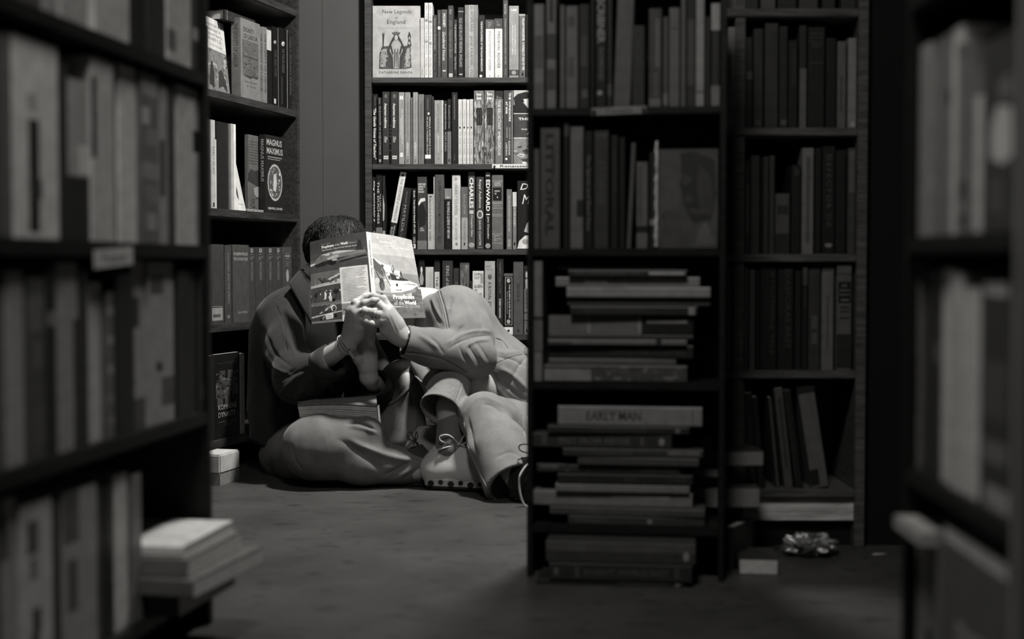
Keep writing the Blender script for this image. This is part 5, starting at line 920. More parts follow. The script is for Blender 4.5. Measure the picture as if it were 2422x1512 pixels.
jacket_a = solid('jacket', V, Fq, JACK_A); jacket_a.parent = person_a; jacket_a['label'] = 'dark open collared jacket'
seams('seam', V, Fq, jacket_a, [([(648, 705), (672, 694), (706, 700)], .0008), ([(655, 722), (672, 765), (681, 830)], .0008), ([(748, 838), (760, 868), (764, 902)], .0009)], grey(.015, .8))
def sheet(name, rows, mat, par, th=.003, label=None, sub=2):
    """a piece of cloth from rows of points, given thickness"""
    nr, nc = len(rows), len(rows[0]); mb = MB(); vs = [Vector(p) for r in rows for p in r]
    mb.add(vs, [(i * nc + j, i * nc + j + 1, (i + 1) * nc + j + 1, (i + 1) * nc + j) for i in range(nr - 1) for j in range(nc - 1)], mat)
    o = mb.build(name, None, True); o.parent = par
    m = o.modifiers.new('s', 'SUBSURF'); m.levels = m.render_levels = sub
    m = o.modifiers.new('t', 'SOLIDIFY'); m.thickness = th; m.offset = 0
    if label: o['label'] = label
    return o
def flap(name, q, mat, par, bow=.004, n=8, th=.0035):
    rows = [[q[0].lerp(q[1], i / n).lerp(q[3].lerp(q[2], i / n), j / n) + Vector((-.3, -1, .4)).normalized() * bow * math.sin(math.pi * i / n) * (1 if j else .6) for i in range(n + 1)] for j in range(n + 1)]
    return sheet(name, rows, mat, par, th, sub=0)
flap('collar', [P(683, 672, 4.085), P(712, 637, 4.13), P(737, 660, 4.09), P(736, 768, 4.015)], JACK_A, jacket_a, .006)
flap('collar', [P(712, 637, 4.13), P(770, 640, 4.27), P(790, 690, 4.29), P(700, 690, 4.2)], JACK_A, jacket_a, -.004)
flap('front_panel', [P(778, 812, 4.03), P(822, 800, 4.05), P(838, 880, 3.99), P(800, 955, 3.985)], JACK_A, jacket_a, .008)
# turned-back cuff
mb = MB(); c0, c1 = P(758, 872, 3.872), P(787, 853, 3.852); ax = (c1 - c0).normalized(); u_ = ax.cross(Vector((0, 0, 1))).normalized(); w_ = ax.cross(u_)
ring = lambda c, r, n=28: [c + (u_ * math.cos(6.2832 * k / n) * r + w_ * math.sin(6.2832 * k / n) * r * (1.02 + .05 * math.sin(3 * 6.2832 * k / n))) for k in range(n)]
rr_ = [ring(c0 - ax * .002, .042), ring(c0, .0462), ring((c0 + c1) / 2, .047), ring(c1 + ax * .003, .0458), ring(c1 + ax * .002, .040)]
mb.add([p for r in rr_ for p in r], [(i * 28 + k, i * 28 + (k + 1) % 28, (i + 1) * 28 + (k + 1) % 28, (i + 1) * 28 + k) for i in range(4) for k in range(28)], JACK_A); c_ = kid(mb, 'cuff', jacket_a)
# ---- jeans
b = Blob()
b.cone(P(690, 1068, 4.14), P(790, 1065, 4.2), .095, .09, .04); b.cone(P(700, 1072, 4.12), P(745, 1058, 3.87), .092, .080, .03); b.cone(P(742, 1056, 3.86), P(760, 1060, 3.84), .080, .078, .03); b.cone(P(752, 1058, 3.85), P(860, 1088, 3.84), .078, .066, .03); b.cone(P(850, 1086, 3.84), P(1003, 1110, 3.87), .066, .042, .02, cap=(0, 1))
b.cone(P(775, 1042, 3.82), P(868, 1024, 3.83), .064, .044, .03)
b.cone(P(1010, 1110, 3.872), P(965, 1105, 3.862), .036, .028, .004, sub=True)
b.cone(P(835, 1035, 4.17), P(955, 905, 4.04), .085, .058, .03); b.cone(P(953, 908, 4.035), P(945, 1030, 4.04), .060, .074, .04); b.cone(P(945, 1030, 4.04), P(955, 1075, 4.05), .074, .055, .03, cap=(0, 1))
V, Fq = b.mesh(.0028); V = relax(V, Fq, 2)
fJ = [([(824, 1003), (845, 998), (868, 1006), (890, 1018)], 4, -.012), ([(822, 1008), (850, 1012), (880, 1020), (892, 1026)], 5, .004), ([(828, 1042), (860, 1058), (910, 1078), (975, 1092), (1003, 1092)], 7, .010), ([(800, 1040), (840, 1062), (880, 1092), (905, 1120)], 9, -.007), ([(690, 1050), (700, 1090), (720, 1115)], 3, -.003),
      ([(905, 1125), (935, 1112), (965, 1095), (985, 1092)], 5, -.006), ([(930, 1135), (965, 1115), (990, 1098)], 5, .004), ([(965, 1075), (985, 1088), (1002, 1092)], 2, -.002, 0), ([(888, 962), (925, 948), (952, 925), (980, 888)], 1.8, -.003, 0), ([(890, 967), (928, 953), (956, 930), (983, 894)], 1.8, .0025, 0), ([(892, 972), (930, 958), (959, 935), (984, 900)], 1.5, -.0015, 0), ([(950, 935), (940, 985), (920, 1040)], 8, -.005), ([(975, 940), (985, 990), (970, 1040)], 8, .004), ([(965, 900), (975, 940), (978, 975)], 5, -.004)]
V = fold(V, Fq, fJ); N = normals(V, Fq); V = V + N * (np_noise(V, 14, 3) * .003)[:, None]
jeans_a = solid('jeans', V, Fq, JEAN_A); jeans_a.parent = person_a; jeans_a['label'] = 'loose mid grey denim jeans'
TH = grey(.10, .8)
seams('seam', V, Fq, jeans_a, [([(886, 962), (925, 948), (952, 925), (980, 888)], .0011), ([(889, 968), (928, 954), (957, 931), (984, 896)], .0011), ([(948, 1068), (975, 1084), (1002, 1093)], .0008), ([(860, 985), (880, 992), (892, 1010), (893, 1020)], .0007), ([(668, 1080), (690, 1098), (705, 1125)], .0008)], TH)
# ---- ring and cord bracelets
mb = MB(); c_ = P(857, 737, 3.7695); ax = (P(866, 735, 3.765) - P(848, 739, 3.772)).normalized(); u_ = ax.cross(Vector((0, 0, 1))).normalized(); w_ = ax.cross(u_)
for o_ in (-.0014, .0014): mb.tube([c_ + ax * o_ + (u_ * math.cos(a * .3142) + w_ * math.sin(a * .3142)) * .0112 for a in range(20)], .0013, grey(.75, .2, .05, 40, 1.0), 8, True)
kid(mb, 'finger_ring', person_a, 'polished metal ring')
mb = MB(); ax = (wrR - elR).normalized(); u_ = ax.cross(Vector((0, 0, 1))).normalized(); w_ = ax.cross(u_); cc = wrR - ax * .006
BR = grey(.42, .45)
for o_, r_, tl in ((0, .0295, .1), (.0045, .029, .16), (-.006, .0305, .05)):
    mb.tube([cc + ax * (o_ + .008 * math.sin(a * .2618 + 1) * tl * 8) + (u_ * math.cos(a * .2618) + w_ * math.sin(a * .2618)) * r_ for a in range(24)], .0011, BR, 6, True)
k0 = P(826, 828, 3.797); mb.tube(smooth_line([k0, P(832, 838, 3.79), P(838, 846, 3.788), P(842, 848, 3.79)]), .001, BR, 6); mb.tube(smooth_line([k0, P(828, 838, 3.79), P(834, 846, 3.788), P(841, 850, 3.79)]), .001, BR, 6)
bm = bmesh.new(); bmesh.ops.create_icosphere(bm, subdivisions=2, radius=.003); mb.add([v.co + k0 for v in bm.verts], [[v.index for v in f.verts] for f in bm.faces], grey(.05)); bm.free()
kid(mb, 'bracelet', person_a, 'pale cord bracelets')

# ============ second reader: pale jacket, bent forward behind the magazine
b = Blob()
Hb = P(952, 668, 4.12); fdA, rtA, upA, HcA = fd, rt, upv, Hc
fd = Vector((-.55, -.72, -.35)).normalized(); rt = fd.cross(Vector((0, 0, 1))).normalized(); upv = rt.cross(fd).normalized(); Hc = P(903, 664, 4.095)
b.cone(hp(-.012, 0, .022), hp(.008, 0, .018), .074, .07, .02); b.cone(hp(.02, 0, -.015), hp(.032, 0, -.066), .054, .03, .03)
b.cone(hp(.073, 0, .005), hp(.086, 0, -.022), .008, .0115, .012); b.cone(hp(.069, -.032, .021), hp(.072, .032, .021), .009, .009, .012)
for s_ in (-1, 1): b.ball(hp(.072, s_ * .03, .004), .012, .012, sub=True); b.ball(hp(.062, s_ * .03, .005), .0125, .002); b.ball(hp(.048, s_ * .036, -.02), .02, .02); b.cone(hp(-.008, s_ * .072, .014), hp(-.004, s_ * .07, -.02), .011, .008, .008, sq=(rt, .5))
b.cone(hp(.072, -.017, -.045), hp(.072, .017, -.045), .006, .006, .004); b.cone(hp(.071, -.014, -.054), hp(.071, .014, -.054), .006, .006, .004)
nkB, chB, peB = P(1020, 735, 4.15), P(1090, 790, 4.16), P(1300, 1030, 4.16)
b.cone(hp(-.02, 0, -.045), nkB, .046, .05, .03); b.cone(nkB, chB, .05, .08, .04); b.cone(chB, peB, .085, .095, .04)
shB, elB, wrB = P(1085, 752, 4.0), P(1122, 846, 3.87), P(955, 799, 3.80)
b.cone(nkB, shB, .045, .045, .04); b.cone(shB, elB, .042, .034, .02); b.cone(elB, wrB, .036, .0205, .02)
kB = [P(924, 733, 3.782), P(917, 737, 3.772), P(915, 748, 3.768), P(907, 760, 3.768)]
fB = [([P(907, 707, 3.79), P(886, 701, 3.806), P(874, 704, 3.82)], [.0108, .0094, .0082, .0064]), ([P(897, 720, 3.782), P(882, 720, 3.788), P(872, 725, 3.80)], [.0106, .0092, .0082, .0066]),
      ([P(897, 744, 3.772), P(884, 741, 3.778), P(874, 742, 3.79)], [.0105, .0092, .008, .0062]), ([P(894, 764, 3.775), P(886, 757, 3.785), P(884, 748, 3.795)], [.0102, .0088, .0072, .0055])]
hand(b, wrB, kB, fB, ([P(932, 792, 3.80), P(914, 770, 3.83), P(900, 752, 3.84), P(892, 740, 3.842)], [.016, .0125, .0095, .0075]))
b.cone(P(937, 798, 3.797), P(912, 782, 3.785), .0185, .0165, .014); b.cone(P(940, 765, 3.79), P(925, 750, 3.782), .015, .013, .014)
b.cone(nkB, P(1040, 860, 4.22), .045, .042, .03); b.cone(P(1040, 860, 4.22), P(985, 830, 4.06), .038, .03, .02); b.cone(P(985, 830, 4.06), P(965, 790, 3.98), .028, .022, .02); b.cone(P(965, 790, 3.98), P(960, 765, 3.94), .022, .018, .02)
for i in range(4): b.chain([P(950 + i * 6, 768, 3.95), P(946 + i * 7, 752, 3.93), P(942 + i * 7, 738, 3.925)], [.009, .008, .006], .006)
b.chain([P(965, 775, 3.95), P(972, 760, 3.93), P(970, 746, 3.92)], [.011, .009, .007], .006)
knB1, anB1 = P(1140, 985, 3.78), P(1222, 1130, 3.63); knB2, anB2 = P(1085, 890, 3.93), P(1062, 1058, 3.815)
b.cone(peB, P(1300, 1040, 4.1), .08, .075, .03); b.cone(P(1300, 1040, 4.1), knB1, .07, .048, .02); b.cone(knB1, anB1, .044, .032, .02)
b.cone(peB, P(1280, 1000, 4.22), .08, .075, .03); b.cone(P(1280, 1000, 4.22), knB2, .07, .048, .02); b.cone(knB2, P(1072, 965, 3.85), .045, .042, .02); b.cone(P(1072, 965, 3.85), anB2, .042, .033, .02)
V, Fq = b.mesh(.0026); V = relax(V, Fq, 1)
V = fold(V, Fq, [([(922, 738), (945, 790)], 2.5, .0008), ([(914, 742), (938, 795)], 2.5, .0009), ([(912, 752), (930, 795)], 2.5, .0008), ([(897, 714), (901, 724)], 1.5, -.0006), ([(896, 739), (896, 749)], 1.5, -.0006), ([(906, 702), (910, 712)], 1.5, -.0006), ([(946, 785), (958, 772)], 2, -.001), ([(900, 756), (912, 752)], 2, -.0012)])
person_b = solid('person', V, Fq, SKIN); tag(person_b, 'person in pale jacket and jeans bent forward, head hidden behind magazine', 'person')
nails(person_b, [(fB[0][0][-2], fB[0][0][-1], fB[0][1][-1])])
mb = MB()
for s_ in (-1, 1):
    c_ = hp(.0625, s_ * .03, .005); bm = bmesh.new(); bmesh.ops.create_icosphere(bm, subdivisions=2, radius=.0122); mb.add([v.co + c_ + fd * .0012 for v in bm.verts], [[v.index for v in f.verts] for f in bm.faces], grey(.5, .2)); bm.free()
kid(mb, 'eyes', person_b)
b = Blob(); b.cone(hp(-.03, 0, .028), hp(.006, 0, .034), .08, .076, .02); b.cone(hp(-.04, 0, 0), hp(-.045, 0, -.05), .06, .03, .03); b.ball(hp(.11, 0, -.03), .06, .02, sub=True)
V, Fq = b.mesh(.004); N = normals(V, Fq); V = V + N * (np_noise(V * np.array((1, 1, .3)), 90, 5) * .003)[:, None]; h_ = solid('hair', V, Fq, HAIR); h_.parent = person_b
# ---- jacket
b = Blob()
b.cone(P(1078, 748, 4.0), P(1100, 800, 3.93), .088, .080, .03); b.cone(P(1100, 800, 3.93), P(1120, 843, 3.875), .080, .058, .02); b.ball(P(1122, 846, 3.87), .056, .02); b.cone(P(1120, 845, 3.87), P(1020, 823, 3.835), .056, .052, .02); b.cone(P(1020, 823, 3.835), P(958, 808, 3.812), .050, .044, .015, cap=(0, 1))
b.cone(P(948, 806, 3.81), P(985, 815, 3.82), .037, .037, .004, sub=True)
b.cone(P(1030, 745, 4.12), P(1085, 760, 4.08), .062, .09, .05); b.cone(P(1085, 775, 4.12), P(1200, 900, 4.16), .098, .096, .05); b.cone(P(1200, 900, 4.16), P(1285, 990, 4.16), .1, .125, .05, cap=(0, 1)); b.cone(P(1150, 830, 4.05), P(1230, 905, 4.04), .055, .07, .04); b.cone(P(1190, 880, 4.02), P(1260, 945, 4.02), .055, .065, .04)
b.cone(P(1035, 800, 4.14), P(1040, 860, 4.22), .06, .055, .04); b.cone(P(1040, 860, 4.22), P(985, 832, 4.06), .05, .042, .02, cap=(0, 1))
V, Fq = b.mesh(.0028); V = relax(V, Fq, 2)
fB_ = [([(1040, 688), (1052, 730), (1060, 775)], 1.6, -.003, 0), ([(1034, 690), (1046, 735), (1054, 780)], 3, .002), ([(1012, 705), (1025, 738), (1042, 770)], 4, -.004), ([(1070, 700), (1064, 715), (1060, 730)], 4, -.004), ([(1080, 705), (1074, 722), (1064, 740)], 4, .003), ([(1163, 785), (1125, 785), (1090, 795), (1058, 812)], 4.5, .006), ([(1162, 795), (1125, 796), (1090, 808), (1060, 826)], 2.6, -.005), ([(1160, 806), (1128, 808), (1100, 822)], 3.5, .005), ([(1098, 768), (1082, 785), (1066, 812)], 5, -.005), ([(1105, 815), (1122, 840), (1140, 872)], 3, -.004), ([(1098, 822), (1112, 845), (1130, 878)], 4, .003),
       ([(1172, 830), (1200, 835), (1248, 832)], 5, .004), ([(1175, 845), (1210, 850), (1250, 870)], 5, -.005), ([(1180, 870), (1215, 890), (1250, 925)], 6, .006), ([(1175, 890), (1205, 920), (1245, 948)], 5, -.007), ([(1170, 905), (1195, 940), (1235, 965)], 6, .006), ([(1250, 840), (1225, 870), (1195, 925)], 5, -.005), ([(1185, 800), (1195, 840), (1190, 870)], 5, -.004), ([(1020, 700), (1030, 730), (1050, 765)], 4, .003), ([(1090, 690), (1110, 730), (1120, 770)], 8, .003), ([(1130, 735), (1140, 770), (1130, 790)], 5, -.003), ([(1118, 812), (1135, 838), (1150, 865)], 4, .0025), ([(1128, 812), (1145, 835), (1155, 855)], 3, -.003), ([(1086, 815), (1094, 840), (1112, 868)], 2.6, -.004), ([(958, 833), (1000, 838), (1050, 850), (1105, 880)], 1.6, -.0028, 0), ([(962, 838), (1003, 844), (1050, 856)], 2.5, .0015, 0), ([(985, 788), (1010, 805), (1040, 826)], 6, .003), ([(1015, 795), (1035, 815), (1050, 838)], 4, -.003), ([(1175, 800), (1188, 808), (1200, 822)], 1.6, -.003)]
V = fold(V, Fq, fB_); N = normals(V, Fq); V = V + N * (np_noise(V, 14, 6) * .003)[:, None]
jacket_b = solid('jacket', V, Fq, JACK_B); jacket_b.parent = person_b; jacket_b['label'] = 'pale canvas jacket with loose sleeves'
THD = grey(.05, .8)
seams('seam', V, Fq, jacket_b, [([(1036, 690), (1048, 732), (1058, 778)], .0008), ([(1042, 688), (1055, 730), (1064, 775)], .0008), ([(958, 833), (1000, 838), (1050, 850), (1105, 882)], .0008), ([(1172, 800), (1188, 806), (1202, 824)], .0008), ([(1250, 815), (1240, 830), (1252, 850)], .0008), ([(1175, 858), (1215, 842), (1250, 838)], .0007), ([(1168, 972), (1210, 968), (1250, 958)], .0008)], THD)
# ---- jeans
b = Blob()
b.cone(P(1310, 1040, 4.12), P(1150, 985, 3.81), .092, .060, .03); b.ball(P(1140, 985, 3.79), .056, .03); b.cone(P(1143, 990, 3.785), P(1178, 1060, 3.72), .057, .076, .03); b.cone(P(1178, 1060, 3.72), P(1217, 1146, 3.63), .078, .078, .02, cap=(0, 1)); b.cone(P(1190, 1030, 3.9), P(1260, 1060, 3.9), .07, .08, .04)
b.cone(P(1225, 1160, 3.617), P(1203, 1105, 3.66), .069, .062, .004, sub=True)
b.cone(P(1290, 1010, 4.22), P(1085, 885, 3.96), .088, .056, .03); b.cone(P(1080, 880, 3.94), P(1066, 915, 3.865), .05, .054, .02); b.cone(P(1068, 908, 3.87), P(1041, 969, 3.80), .052, .058, .02, cap=(0, 1)); b.cone(P(1037, 979, 3.79), P(1057, 932, 3.84), .0545, .049, .003, sub=True)
b.cone(P(990, 862, 3.99), P(1024, 912, 3.92), .024, .028, .05)
V, Fq = b.mesh(.0028); V = relax(V, Fq, 2)
fJb = [([(1105, 975), (1122, 950), (1150, 942), (1200, 965)], 5, .004), ([(1140, 957), (1165, 960), (1200, 985)], 4, -.004), ([(1098, 990), (1108, 1040), (1118, 1080)], 5, .004), ([(1108, 985), (1118, 1040), (1128, 1075)], 4, -.004), ([(1170, 1085), (1205, 1070), (1240, 1085)], 5, -.003), ([(1236, 985), (1238, 1020), (1245, 1060)], 1.8, -.003, 0), ([(1000, 938), (1030, 956), (1092, 992)], 1.6, -.002, 0), ([(1092, 912), (1080, 945), (1066, 978)], 1.6, -.0025, 0), ([(966, 876), (985, 892), (1012, 922)], 2, .004, 0), ([(962, 880), (982, 898), (1008, 926)], 1.5, -.003, 0), ([(1022, 885), (1018, 905), (1010, 920)], 3, -.005)]
V = fold(V, Fq, fJb); N = normals(V, Fq); V = V + N * (np_noise(V, 14, 8) * .003)[:, None]
jeans_b = solid('jeans', V, Fq, JEAN_B); jeans_b.parent = person_b; jeans_b['label'] = 'wide pale denim jeans'
THB = grey(.30, .8)
seams('seam', V, Fq, jeans_b, [([(966, 876), (988, 895), (1014, 922)], .0012), ([(962, 880), (983, 899), (1009, 926)], .0012), ([(1094, 908), (1082, 942), (1066, 976)], .0011), ([(998, 938), (1030, 952), (1088, 992)], .0008), ([(1236, 982), (1238, 1010), (1242, 1035)], .0009), ([(1246, 985), (1248, 1010), (1252, 1035)], .0009), ([(1098, 1000), (1104, 1045), (1125, 1100), (1150, 1150), (1162, 1185)], .0009), ([(1168, 1182), (1200, 1150), (1248, 1092)], .0012), ([(1162, 1176), (1196, 1143), (1246, 1086)], .0008)], THB)
b = Blob(); b.cone(P(1074, 985, 3.845), P(1063, 1062, 3.813), .0445, .0385, .01); V, Fq = b.mesh(.004); so = solid('sock', V, Fq, SOCK); so.parent = person_b
# watch on the far wrist
mb = MB(); ax = (wrB - elB).normalized(); u_ = ax.cross(Vector((0, 0, 1))).normalized(); w_ = ax.cross(u_); cc = wrB - ax * .012; BK = grey(.012, .35)
rg_ = lambda o_, r_: [cc + ax * o_ + (u_ * math.cos(a * .2618) + w_ * math.sin(a * .2618)) * r_ for a in range(24)]
rs_ = [rg_(-.008, .027), rg_(-.008, .0295), rg_(.008, .0295), rg_(.008, .027)]
mb.add([p for r in rs_ for p in r], [(i * 24 + k, i * 24 + (k + 1) % 24, ((i + 1) % 4) * 24 + (k + 1) % 24, ((i + 1) % 4) * 24 + k) for i in range(4) for k in range(24)], BK)
mb.tube(rg_(.009, .0292), .0009, grey(.6, .25, .05, 40, 1.0), 6, True); kid(mb, 'watch', person_b, 'black strap watch with bright rim', False)
# ============ shoes
def shoe(parent, heel, dirv, L, Hh, name='sneaker', up_t=.36, label=None, scale_w=1.0, low=.0, tone=.45):
    """chunky trainer: a sole with round holes along its side, a soft upper, laces"""
    d = Vector((dirv[0], dirv[1], 0)).normalized(); s = Vector((0, 0, 1)).cross(d); B_ = Vector(heel)
    q = lambda f, l, u: B_ + d * (f * L) + s * (l * .095 * scale_w) + Vector((0, 0, u + low))
    UP = cloth_mat('shoe upper ' + str(round(tone, 2)), tone, 500, .2, .08, .6); SO = grey(tone * .9, .5, .06, 30); HO = grey(.01, .8)
    b = Blob(); b.cone(q(.12, 0, .055), q(.2, 0, .10), .04 * scale_w, .036 * scale_w, .02); b.cone(q(.12, 0, .05), q(.5, 0, .05), .043 * scale_w, .045 * scale_w, .03); b.cone(q(.45, 0, .06), q(.88, 0, .045), .045 * scale_w, .036 * scale_w, .03); b.cone(q(.28, 0, .10), q(.6, 0, .065), .03, .028, .02)
    b.cone(q(.16, 0, .155), q(.26, 0, .09), .036, .026, .006, sub=True)
    V, Fq = b.mesh(.0035); up = solid(name, V, Fq, UP); up.parent = parent
    if label: up['label'] = label
    out = [(.0, .0), (.02, .3), (.1, .46), (.3, .48), (.5, .5), (.75, .54), (.92, .42), (1.0, .15), (1.0, -.15), (.92, -.42), (.75, -.54), (.5, -.46), (.3, -.44), (.1, -.44), (.02, -.3)]
    mb = MB(); lv = [(.012, .96), (.013, 1.0), (.030, 1.05), (.036, 1.0), (.037, .97)]; vs = []; n = len(out)
    cl = smooth_line(out + [out[0]], 4)[:-1]; n = len(cl)
    for z, sc in lv: vs += [q((f - .5) * (1 + (sc - 1) * .3) + .5, l * sc, z + (.012 * max(0, f - .75) / .25 if z < .02 else 0)) for f, l in cl]
    mb.add(vs, [(i * n + k, i * n + (k + 1) % n, (i + 1) * n + (k + 1) % n, (i + 1) * n + k) for i in range(len(lv) - 1) for k in range(n)] + [tuple(range(n))[::-1], tuple(range((len(lv) - 1) * n, len(lv) * n))], SO)
    for sd in (1, -1):
        for i in range(8):
            f = .1 + .1 * i; j = min(range(n), key=lambda a: abs(cl[a][0] - f) + (5 if cl[a][1] * sd < 0 else 0)); l = cl[j][1] * 1.055; rx = .0062 if i % 2 else .0078; z0 = .020 + (.004 if i % 2 else 0)
            p_ = [q(f, l, z0) + d * (rx * 1.15 * math.cos(a * .7854)) + Vector((0, 0, rx * math.sin(a * .7854))) for a in range(8)]; nn = s * (sd * .0012)
            mb.add([x + nn for x in p_] + [x - nn * 5 for x in p_], [tuple(range(8))] + [(k, (k + 1) % 8, 8 + (k + 1) % 8, 8 + k) for k in range(8)], HO)
    so_ = kid(mb, 'sole', up, None, False)
    for nm, l0, mt in (('outsole', [(.0005, .86), (.004, .95), (.012, .97)], grey(.012, .7)), ('midsole', [(.0372, .96), (.040, .99), (.047, 1.0), (.050, .95)], grey(tone * .45, .6)), ('rand', [(.0502, .97), (.052, 1.02), (.056, 1.02), (.058, .95)], grey(tone * 1.15, .5))):
        mb = MB(); vs = []
        for z, sc in l0: vs += [q((f - .5) * (1 + (sc - 1) * .3) + .5, l * sc, z + (.008 * math.sin(f * 7) if nm == 'rand' else 0) * .3) for f, l in cl]
        mb.add(vs, [(i * n + k, i * n + (k + 1) % n, (i + 1) * n + (k + 1) % n, (i + 1) * n + k) for i in range(len(l0) - 1) for k in range(n)] + [tuple(range(n))[::-1], tuple(range((len(l0) - 1) * n, len(l0) * n))], mt); kid(mb, nm, up, None, True)
    mb = MB(); LA = grey(min(tone * 1.3, .7), .7)
    for i in range(4):
        f = .34 + .07 * i; z = .132 - .010 * i - (f - .34) * .06; mb.tube(smooth_line([q(f, -.3, z - .018), q(f + .02, 0, z), q(f + .03, .3, z - .018)], 4), .0022, LA, 6)
    mb.tube(smooth_line([q(.36, -.22, .124), q(.28, -.44, .150), q(.2, -.52, .147), q(.22, -.5, .133), q(.36, -.22, .123)], 6), .0018, LA, 6); mb.tube(smooth_line([q(.36, -.22, .124), q(.42, -.3, .15), q(.46, -.36, .14), q(.42, -.3, .128), q(.36, -.22, .123)], 6), .0017, LA, 6); mb.tube(smooth_line([q(.36, -.22, .124), q(.26, -.44, .118), q(.17, -.5, .11)], 5), .0016, LA, 6)
    kid(mb, 'laces', up); return up
he = P(1008, 1150, 3.83); shoe(person_b, (he.x, 3.835, 0), (1, -.28), .28, .1, label='pale chunky sneaker with holed sole', tone=.52)
he = P(975, 1110, 3.98); shoe(person_a, (he.x, 3.965, .035), (1, .10), .25, .1, label='grey holed sneaker', tone=.34)
he = P(950, 1125, 3.86); shoe(person_a, (he.x, 3.87, 0), (1, -.05), .10, .1, tone=.05, scale_w=.6)
he = P(1218, 1180, 3.58); up = shoe(person_b, (he.x, 3.65, 0), (.78, -.62), .27, .1, label='black sneaker with white cord lace', tone=.014)
mb = MB(); mb.tube(smooth_line([P(1248, 1098, 3.53), P(1237, 1112, 3.525), P(1229, 1128, 3.52), P(1228, 1150, 3.52), P(1232, 1175, 3.52), P(1240, 1194, 3.525), P(1252, 1203, 3.53)]), .0026, grey(.6, .7), 8); kid(mb, 'lace_cord', up, 'white cord lace')
# ------------------------------------------------------------------ the magazine-format book they hold up, opened over both faces
def albM(t): return lin(t) * 1.15
SPt, SPb = (P(866, 548, 3.93), P(877, 550, 3.93)), (P(884, 757, 3.815), P(894, 757, 3.815))
def bil(tl, tr, bl, br, bow, sgn=1):
    n = ((tr - tl).cross(bl - tl)).normalized()
    if n.y > 0: n = -n
    def f(u, v, L=0):
        p = tl.lerp(tr, u).lerp(bl.lerp(br, u), v); i = min(int(max(u, 0) * 12), 11); k = u * 12 - i; sn = lambda j: math.sin(math.pi * j / 12)
        return p + n * (bow * (sn(i) * (1 - k) + sn(i + 1) * k) * (1 - .25 * v) + (.00025 if L > 0 else 0) + L * .000012)
    f.curved = True; f.nu = 12; return f
sB = bil(P(733, 573, 4.005), SPt[0], P(738, 767, 3.885), SPb[0], .006)
sF = bil(SPt[1], P(973, 568, 4.02), SPb[1], P(1007, 752, 3.90), .005)
sS = bil(SPt[0], SPt[1], SPb[0], SPb[1], 0)
mb = MB()
def skin_(mb, f, mat, nu=12, nv=10, off=0):
    vs = [f(i / nu, j / nv, off) for j in range(nv + 1) for i in range(nu + 1)]
    mb.add(vs, [(j * (nu + 1) + i, j * (nu + 1) + i + 1, (j + 1) * (nu + 1) + i + 1, (j + 1) * (nu + 1) + i) for j in range(nv) for i in range(nu)], mat)
def spl(items):                       # long rectangles follow the bowed cover in strips
    out = []
    for it in items:
        if it[0] == 'p' and max(p[0] for p in it[1]) - min(p[0] for p in it[1]) > .9: out.append(it)
        else: out.append(it)
    return out
R_ = lambda u0, v0, u1, v1, t: ('r', u0, v0, u1, v1, t)
bk = [R_(0, .0, 1, .17, 62), R_(0, .17, 1, .24, 74), R_(0, .24, 1, .30, 88), R_(0, .30, 1, .40, 66)]
bk += [('t', 'Gerry Manning', .22, .06, .38, .08, 150, '', 'h'), ('t', 'Propliners', .22, .085, .44, .128, 235, 'B', 'h'), ('t', 'of the', .46, .09, .545, .115, 200, 'i', 'h'), ('t', 'World', .56, .085, .68, .116, 235, 'B', 'h'), ('t', 'Volume 2', .7, .09, .83, .116, 150, 'i', 'h'), ('t', 'Water Bombers, Cargo and South American Operations', .22, .132, .88, .156, 205, '', 'h')]
# big airliner, nose to the left
bk += [('p', [(.08, .29), (.12, .23), (.2, .19), (.5, .175), (.86, .2), (.97, .205), (.97, .235), (.7, .25), (.4, .27), (.25, .32), (.1, .335)], 112), ('p', [(.2, .19), (.5, .176), (.84, .2), (.6, .205), (.3, .215)], 178), ('p', [(.08, .3), (.25, .275), (.6, .255), (.7, .25), (.45, .285), (.25, .33), (.1, .335)], 40), ('p', [(.8, .2), (.86, .085), (.895, .085), (.93, .2)], 46), ('p', [(.0, .285), (.09, .275), (.08, .3), (.0, .31)], 190),
       ('p', [(.3, .245), (.44, .22), (.52, .225), (.5, .25), (.34, .27)], 165), ('e', .4, .30, .075, .035, 30), ('e', .44, .275, .05, .015, 150), ('p', [(.5, .3), (.98, .255), (.98, .275), (.55, .315)], 34), ('p', [(.7, .29), (.85, .28), (.8, .292)], 50), R_(.2, .2, .205, .25, 60)]
bk += [R_(0, .4, .52, .56, 96), ('p', [(0, .5), (.1, .46), (.2, .52), (.15, .56), (0, .56)], 120), ('p', [(.0, .55), (.3, .53), (.52, .5), (.52, .56), (0, .58)], 165), ('p', [(.12, .46), (.3, .48), (.5, .44), (.52, .49), (.35, .535), (.22, .53)], 66), ('p', [(.3, .49), (.5, .44), (.52, .455), (.34, .51)], 175), ('sp', .32, .45, .5, .52, 60, 190, 12, 2), ('p', [(.12, .46), (.2, .5), (.25, .53), (.2, .53)], 44)]
bk += [R_(0, .58, .52, .78, 70), ('p', [(0, .66), (.52, .63), (.52, .645), (0, .685)], 185), ('p', [(.2, .66), (.28, .62), (.36, .63), (.4, .67), (.3, .72), (.22, .73)], 205), ('p', [(.25, .635), (.34, .63), (.35, .65), (.27, .66)], 40), ('e', .1, .67, .05, .03, 36), ('e', .44, .65, .05, .03, 36), *[('p', [(cx, cy), (cx + dx, cy + dy), (cx + dx + .01, cy + dy + .01)], 25) for cx, cy in ((.1, .67), (.46, .64)) for dx, dy in ((.06, -.06), (-.06, -.05), (.04, .08), (-.04, .08))], ('p', [(.3, .7), (.36, .7), (.38, .77), (.33, .77)], 190), R_(0, .755, .52, .78, 96), ('e', .39, .745, .03, .02, 24)]
